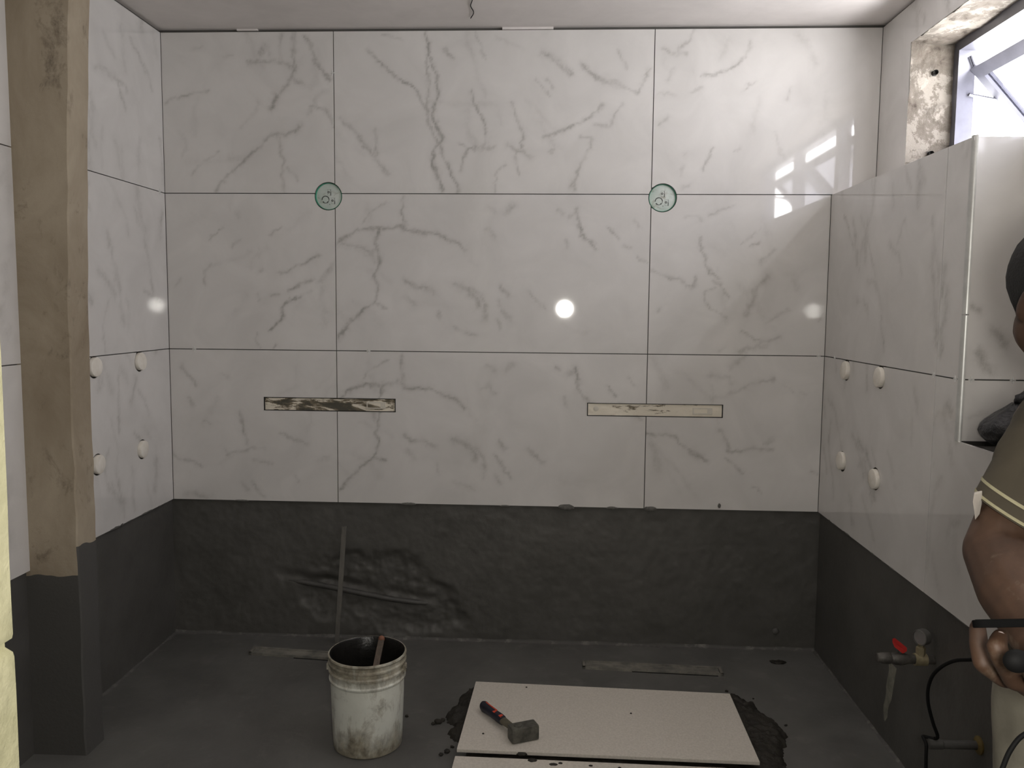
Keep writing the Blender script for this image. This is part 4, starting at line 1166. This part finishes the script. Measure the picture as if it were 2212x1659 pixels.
chain(mb, [head_c - hup * 0.050 - hfwd * 0.02, neck, neck - Vector((0, 0, 0.05))], [0.050, 0.050, 0.062])
# trunk
chain(mb, [neck - Vector((0, 0, 0.07)), Vector((1.040, -1.985, 1.04)), Vector((1.035, -1.99, 0.90)), PEL], [0.085, 0.105, 0.100, 0.112])
chain(mb, [SH, neck - Vector((0, 0, 0.055)), SH2], [0.050, 0.060, 0.050])
# holding arm
chain(mb, [SH, SH.lerp(EL, 0.5), EL + Vector((0.004, 0.004, 0.010)), EL.lerp(WR, 0.35), EL.lerp(WR, 0.75), WR], [0.048, 0.045, 0.0425, 0.044, 0.036, 0.028])
# far arm
chain(mb, [SH2, SH2.lerp(EL2, 0.5), EL2, EL2.lerp(WR2, 0.35), WR2], [0.048, 0.044, 0.040, 0.041, 0.028])
chain(mb, [WR2, WR2 + Vector((-0.035, -0.04, 0.0))], [0.027, 0.030])
for k in range(4):
    b0 = WR2 + Vector((-0.04 - 0.012 * k, -0.06 + 0.004 * k, 0.022 - 0.016 * k)); chain(mb, [b0, b0 + Vector((-0.03, -0.012, 0.004)), b0 + Vector((-0.038, 0.010, 0.006))], [0.0095, 0.009, 0.008], 10)
chain(mb, [WR2 + Vector((-0.01, -0.03, 0.02)), WR2 + Vector((-0.02, -0.055, 0.045)), WR2 + Vector((-0.04, -0.065, 0.055))], [0.013, 0.011, 0.009], 10)
# legs and feet
for h, k, a in ((HIP, KN, AN), (HIP2, KN2, AN2)):
    chain(mb, [h, h.lerp(k, 0.5), k, k.lerp(a, 0.35), a], [0.085, 0.070, 0.052, 0.050, 0.034])
    chain(mb, [a + Vector((0, 0.01, -0.03)), a + Vector((0.03, -0.10, -0.045)), a + Vector((0.04, -0.145, -0.050))], [0.035, 0.030, 0.022])
# palm under the phone, four fingers curling up, thumb closing over the top
PALM = [(0.765, -2.325, 0.947), (0.743, -2.346, 0.955), (0.722, -2.362, 0.958)]
chain(mb, [WR, Vector(PALM[0]), Vector(PALM[1]), Vector(PALM[2])], [0.026, 0.026, 0.024, 0.020])
FING = [[(0.735, -2.336, 0.949), (0.702, -2.348, 0.953), (0.681, -2.347, 0.967), (0.681, -2.336, 0.983), (0.684, -2.326, 0.997)],
        [(0.722, -2.367, 0.955), (0.696, -2.377, 0.963), (0.673, -2.396, 0.991), (0.667, -2.395, 1.004), (0.679, -2.379, 1.008)],
        [(0.724, -2.386, 0.963), (0.703, -2.406, 0.971), (0.694, -2.411, 0.984), (0.706, -2.394, 0.993), (0.724, -2.373, 0.996)],
        [(0.729, -2.395, 0.968), (0.712, -2.415, 0.976), (0.707, -2.420, 0.987), (0.718, -2.404, 0.995), (0.734, -2.383, 0.998)]]
for k, P in enumerate(FING):
    r = [0.0105, 0.0100, 0.0095][k] if k < 3 else 0.0085
    chain(mb, [Vector(p) for p in P], [r * 1.15, r * 1.08, r, r * 0.92, r * 0.80], 12)
    mb.cone(Vector(PALM[1]), Vector(P[0]), 0.020, r * 1.1); mb.cone(Vector(PALM[0]), Vector(P[0]), 0.020, r * 1.1)
chain(mb, [Vector(p) for p in ((0.766, -2.334, 0.960), (0.787, -2.340, 0.985), (0.784, -2.352, 1.018), (0.752, -2.366, 1.040))], [0.017, 0.0125, 0.0110, 0.0095], 12)
body = fused('body', mb, 0.0034, SKIN, 5)
child_of(body, person)
tip = Vector(FING[1][-1]); tn = Vector((-0.45, -0.86, 0.2)).normalized()
part('fingernail', MB().ball(tip + tn * 0.0058 + Vector((0, 0, -0.001)), 0.0048, 0.0022, 0.0070, 12, 8, ax=(tn.cross(Vector((0, 0, 1))).normalized(), tn, Vector((0, 0, 1)))), NAIL, body, smooth=60)
EYEW = mottled('eye_white', (0.42, 0.38, 0.34), (0.48, 0.44, 0.40), 40, 0.35, 0)
IRIS = mottled('dark_iris', (0.010, 0.006, 0.004), (0.018, 0.010, 0.006), 60, 0.3, 0)
for s_ in (-1, 1):
    ec = head_c + hfwd * 0.0755 + hup * 0.004 + hside * 0.030 * s_
    ey = part('eye', MB().ball(ec, 0.0115, 0.0085, 0.0048, 14, 10, ax=H), EYEW, person, smooth=60)
    part('iris', MB().ball(ec + hfwd * 0.0050 - hup * 0.0008, 0.0046, 0.0042, 0.0043, 12, 8, ax=H), IRIS, ey, smooth=60)
# hair cap
mb = MB(); mb.ball(head_c + hup * 0.030 - hfwd * 0.016, 0.0825, 0.097, 0.092, 28, 18, 0.012, random.Random(1), ax=H)
hair = part('hair', mb, HAIR, person, smooth=80)

# shirt: trunk and short sleeves as one skin, then cuff, stripes and window-lit lining
mb = MB()
chain(mb, [neck - Vector((0, 0, 0.052)), Vector((1.040, -1.985, 1.06)), Vector((1.030, -1.995, 0.90)), PEL + Vector((0, 0, -0.01))], [0.085, 0.122, 0.128, 0.135])
chain(mb, [SH + Vector((0.004, 0.004, 0.0)), neck - Vector((0, 0, 0.050)), SH2], [0.054, 0.068, 0.060])
cu = SH.lerp(EL, 0.44)
chain(mb, [SH, SH.lerp(EL, 0.30), cu], [0.054, 0.051, 0.048])
chain(mb, [SH2, SH2.lerp(EL2, 0.6)], [0.060, 0.056])
shirt = fused('shirt', mb, 0.007, SHIRT, 5, 0.012, 0.06)
child_of(shirt, person)
ad = (EL - SH).normalized()
sl = SH.lerp(EL, 0.30)
cn = Vector((-0.45, 0.16, -0.88)).normalized()
def cuff_ring(c, r, nrm, k=40):
    # a circle round the arm, slid along the arm until it lies in the leaning cuff plane
    a = ad.orthogonal().normalized(); b = ad.cross(a); out = []
    for i in range(k):
        q = (a * math.cos(2 * math.pi * i / k) + b * math.sin(2 * math.pi * i / k)) * r
        out.append(c + q - ad * (q.dot(nrm) / ad.dot(nrm)))
    return out
def band(c0, c1, r0, r1, th=0.0):
    A = cuff_ring(c0, r0, cn); B = cuff_ring(c1, r1, cn); k = len(A)
    A2 = cuff_ring(c0, r0 - 0.002, cn); B2 = cuff_ring(c1, r1 - 0.002, cn)
    f = []
    for i in range(k):
        j = (i + 1) % k
        f += [(i, j, k + j, k + i), (2 * k + j, 2 * k + i, 3 * k + i, 3 * k + j), (i, 2 * k + i, 2 * k + j, j), (k + j, 3 * k + j, 3 * k + i, k + i)]
    return MB().raw(A + B + A2 + B2, f)
c_at = lambda d: SH.lerp(EL, 0.50) + ad * d
part('sleeve_cuff', band(c_at(-0.045), c_at(0.040), 0.049, 0.0545), SHIRT, shirt, smooth=60)
part('sleeve_stripe', band(c_at(0.0130), c_at(0.0175), 0.0536, 0.0539), STRIPE, shirt, smooth=60)
part('sleeve_stripe', band(c_at(0.0335), c_at(0.0375), 0.0551, 0.0553), STRIPE, shirt, smooth=60)
part('lit_sleeve_lining', MB().prism([(0.803, -2.088, 1.090), (0.789, -2.095, 1.089), (0.787, -2.097, 1.078), (0.790, -2.096, 1.066), (0.793, -2.094, 1.053), (0.801, -2.089, 1.060), (0.804, -2.087, 1.074)], (0.005, 0.010, 0.0)), LIT_LINING, shirt, bevel=0.0015)

# trousers and shoes
mb = MB()
chain(mb, [PEL + Vector((0, 0, 0.03)), PEL], [0.120, 0.128])
for h, k, a in ((HIP, KN, AN), (HIP2, KN2, AN2)):
    mb.cone(PEL, h, 0.120, 0.098)
    chain(mb, [h, h.lerp(k, 0.5), k, k.lerp(a, 0.5), a + Vector((0, 0, 0.03))], [0.100, 0.088, 0.074, 0.066, 0.060])
tr2 = fused('trousers', mb, 0.010, TROUS, 4, 0.012, 0.07)
child_of(tr2, person)
for a in (AN, AN2):
    m2 = MB(); chain(m2, [a + Vector((-0.004, 0.03, -0.034)), a + Vector((0.03, -0.10, -0.040)), a + Vector((0.04, -0.150, -0.046))], [0.041, 0.038, 0.029])
    m2.v = [(x, y, max(z, 0.002)) for x, y, z in m2.v]
    part('shoe', m2, SHOE, person, smooth=60)
tag(person, 'person in olive short-sleeved shirt and khaki trousers looking down at a phone', 'person')

# phone, seen edge-on in the hand
ph = empty('phone', (0.70, -2.37, 1.0))
pr = Vector((0.998, 0.048, 0.025)); pw = Vector((0.5103, 0.9957, -0.3739)).normalized(); pr = (pr - pw * pr.dot(pw)).normalized(); pn = pr.cross(pw).normalized()
if pn.z < 0: pn = -pn
pc = Vector((0.636, -2.409, 1.0310)) + pr * 0.072 + pw * 0.030
def rounded(c, hl, hw, hn, r, k=6):
    pts = []
    for sx_, sy_, a0 in ((1, 1, 0), (-1, 1, 90), (-1, -1, 180), (1, -1, 270)):
        for i in range(k + 1):
            a = math.radians(a0 + 90 * i / k)
            pts.append(c + pr * (sx_ * (hl - r) + r * math.cos(a)) + pw * (sy_ * (hw - r) + r * math.sin(a)) - pn * hn)
    return MB().prism(pts, pn * (2 * hn))
part('shell', rounded(pc, 0.072, 0.030, 0.0036, 0.010), PHONE, ph, bevel=0.0012, smooth=50)
part('screen', rounded(pc + pn * 0.0038, 0.069, 0.027, 0.0003, 0.008), PHONE, ph)
part('side_key', MB().obox(pc - pw * 0.0302 + pr * 0.012, pr, pw, pn, 0.006, 0.0006, 0.0012), STEEL, ph)
tag(ph, 'black phone held flat in the hand at the right edge', 'phone')

# thin cable with a black plug dangling from the hand
cb = empty('charging_cable', (0.66, -2.455, 1.01))
part('plug', MB().ball((0.655, -2.452, 1.014), 0.012, 0.009, 0.0105, 18, 12), RUB, cb, smooth=60)
part('cord', MB().tube(smooth_path([(0.664, -2.458, 1.006), (0.72, -2.445, 0.960), (0.775, -2.40, 0.918), (0.766, -2.365, 0.903), (0.747, -2.345, 0.898), (0.729, -2.342, 0.889), (0.717, -2.344, 0.876), (0.709, -2.346, 0.859), (0.703, -2.348, 0.835), (0.706, -2.343, 0.781), (0.73, -2.34, 0.62), (0.80, -2.36, 0.30), (0.85, -2.40, 0.004), (0.95, -2.55, 0.004)]), 0.0026, 8), RUB, cb, smooth=60)
tag(cb, 'thin black cable looping down from the hand in front of the trousers', 'cable')
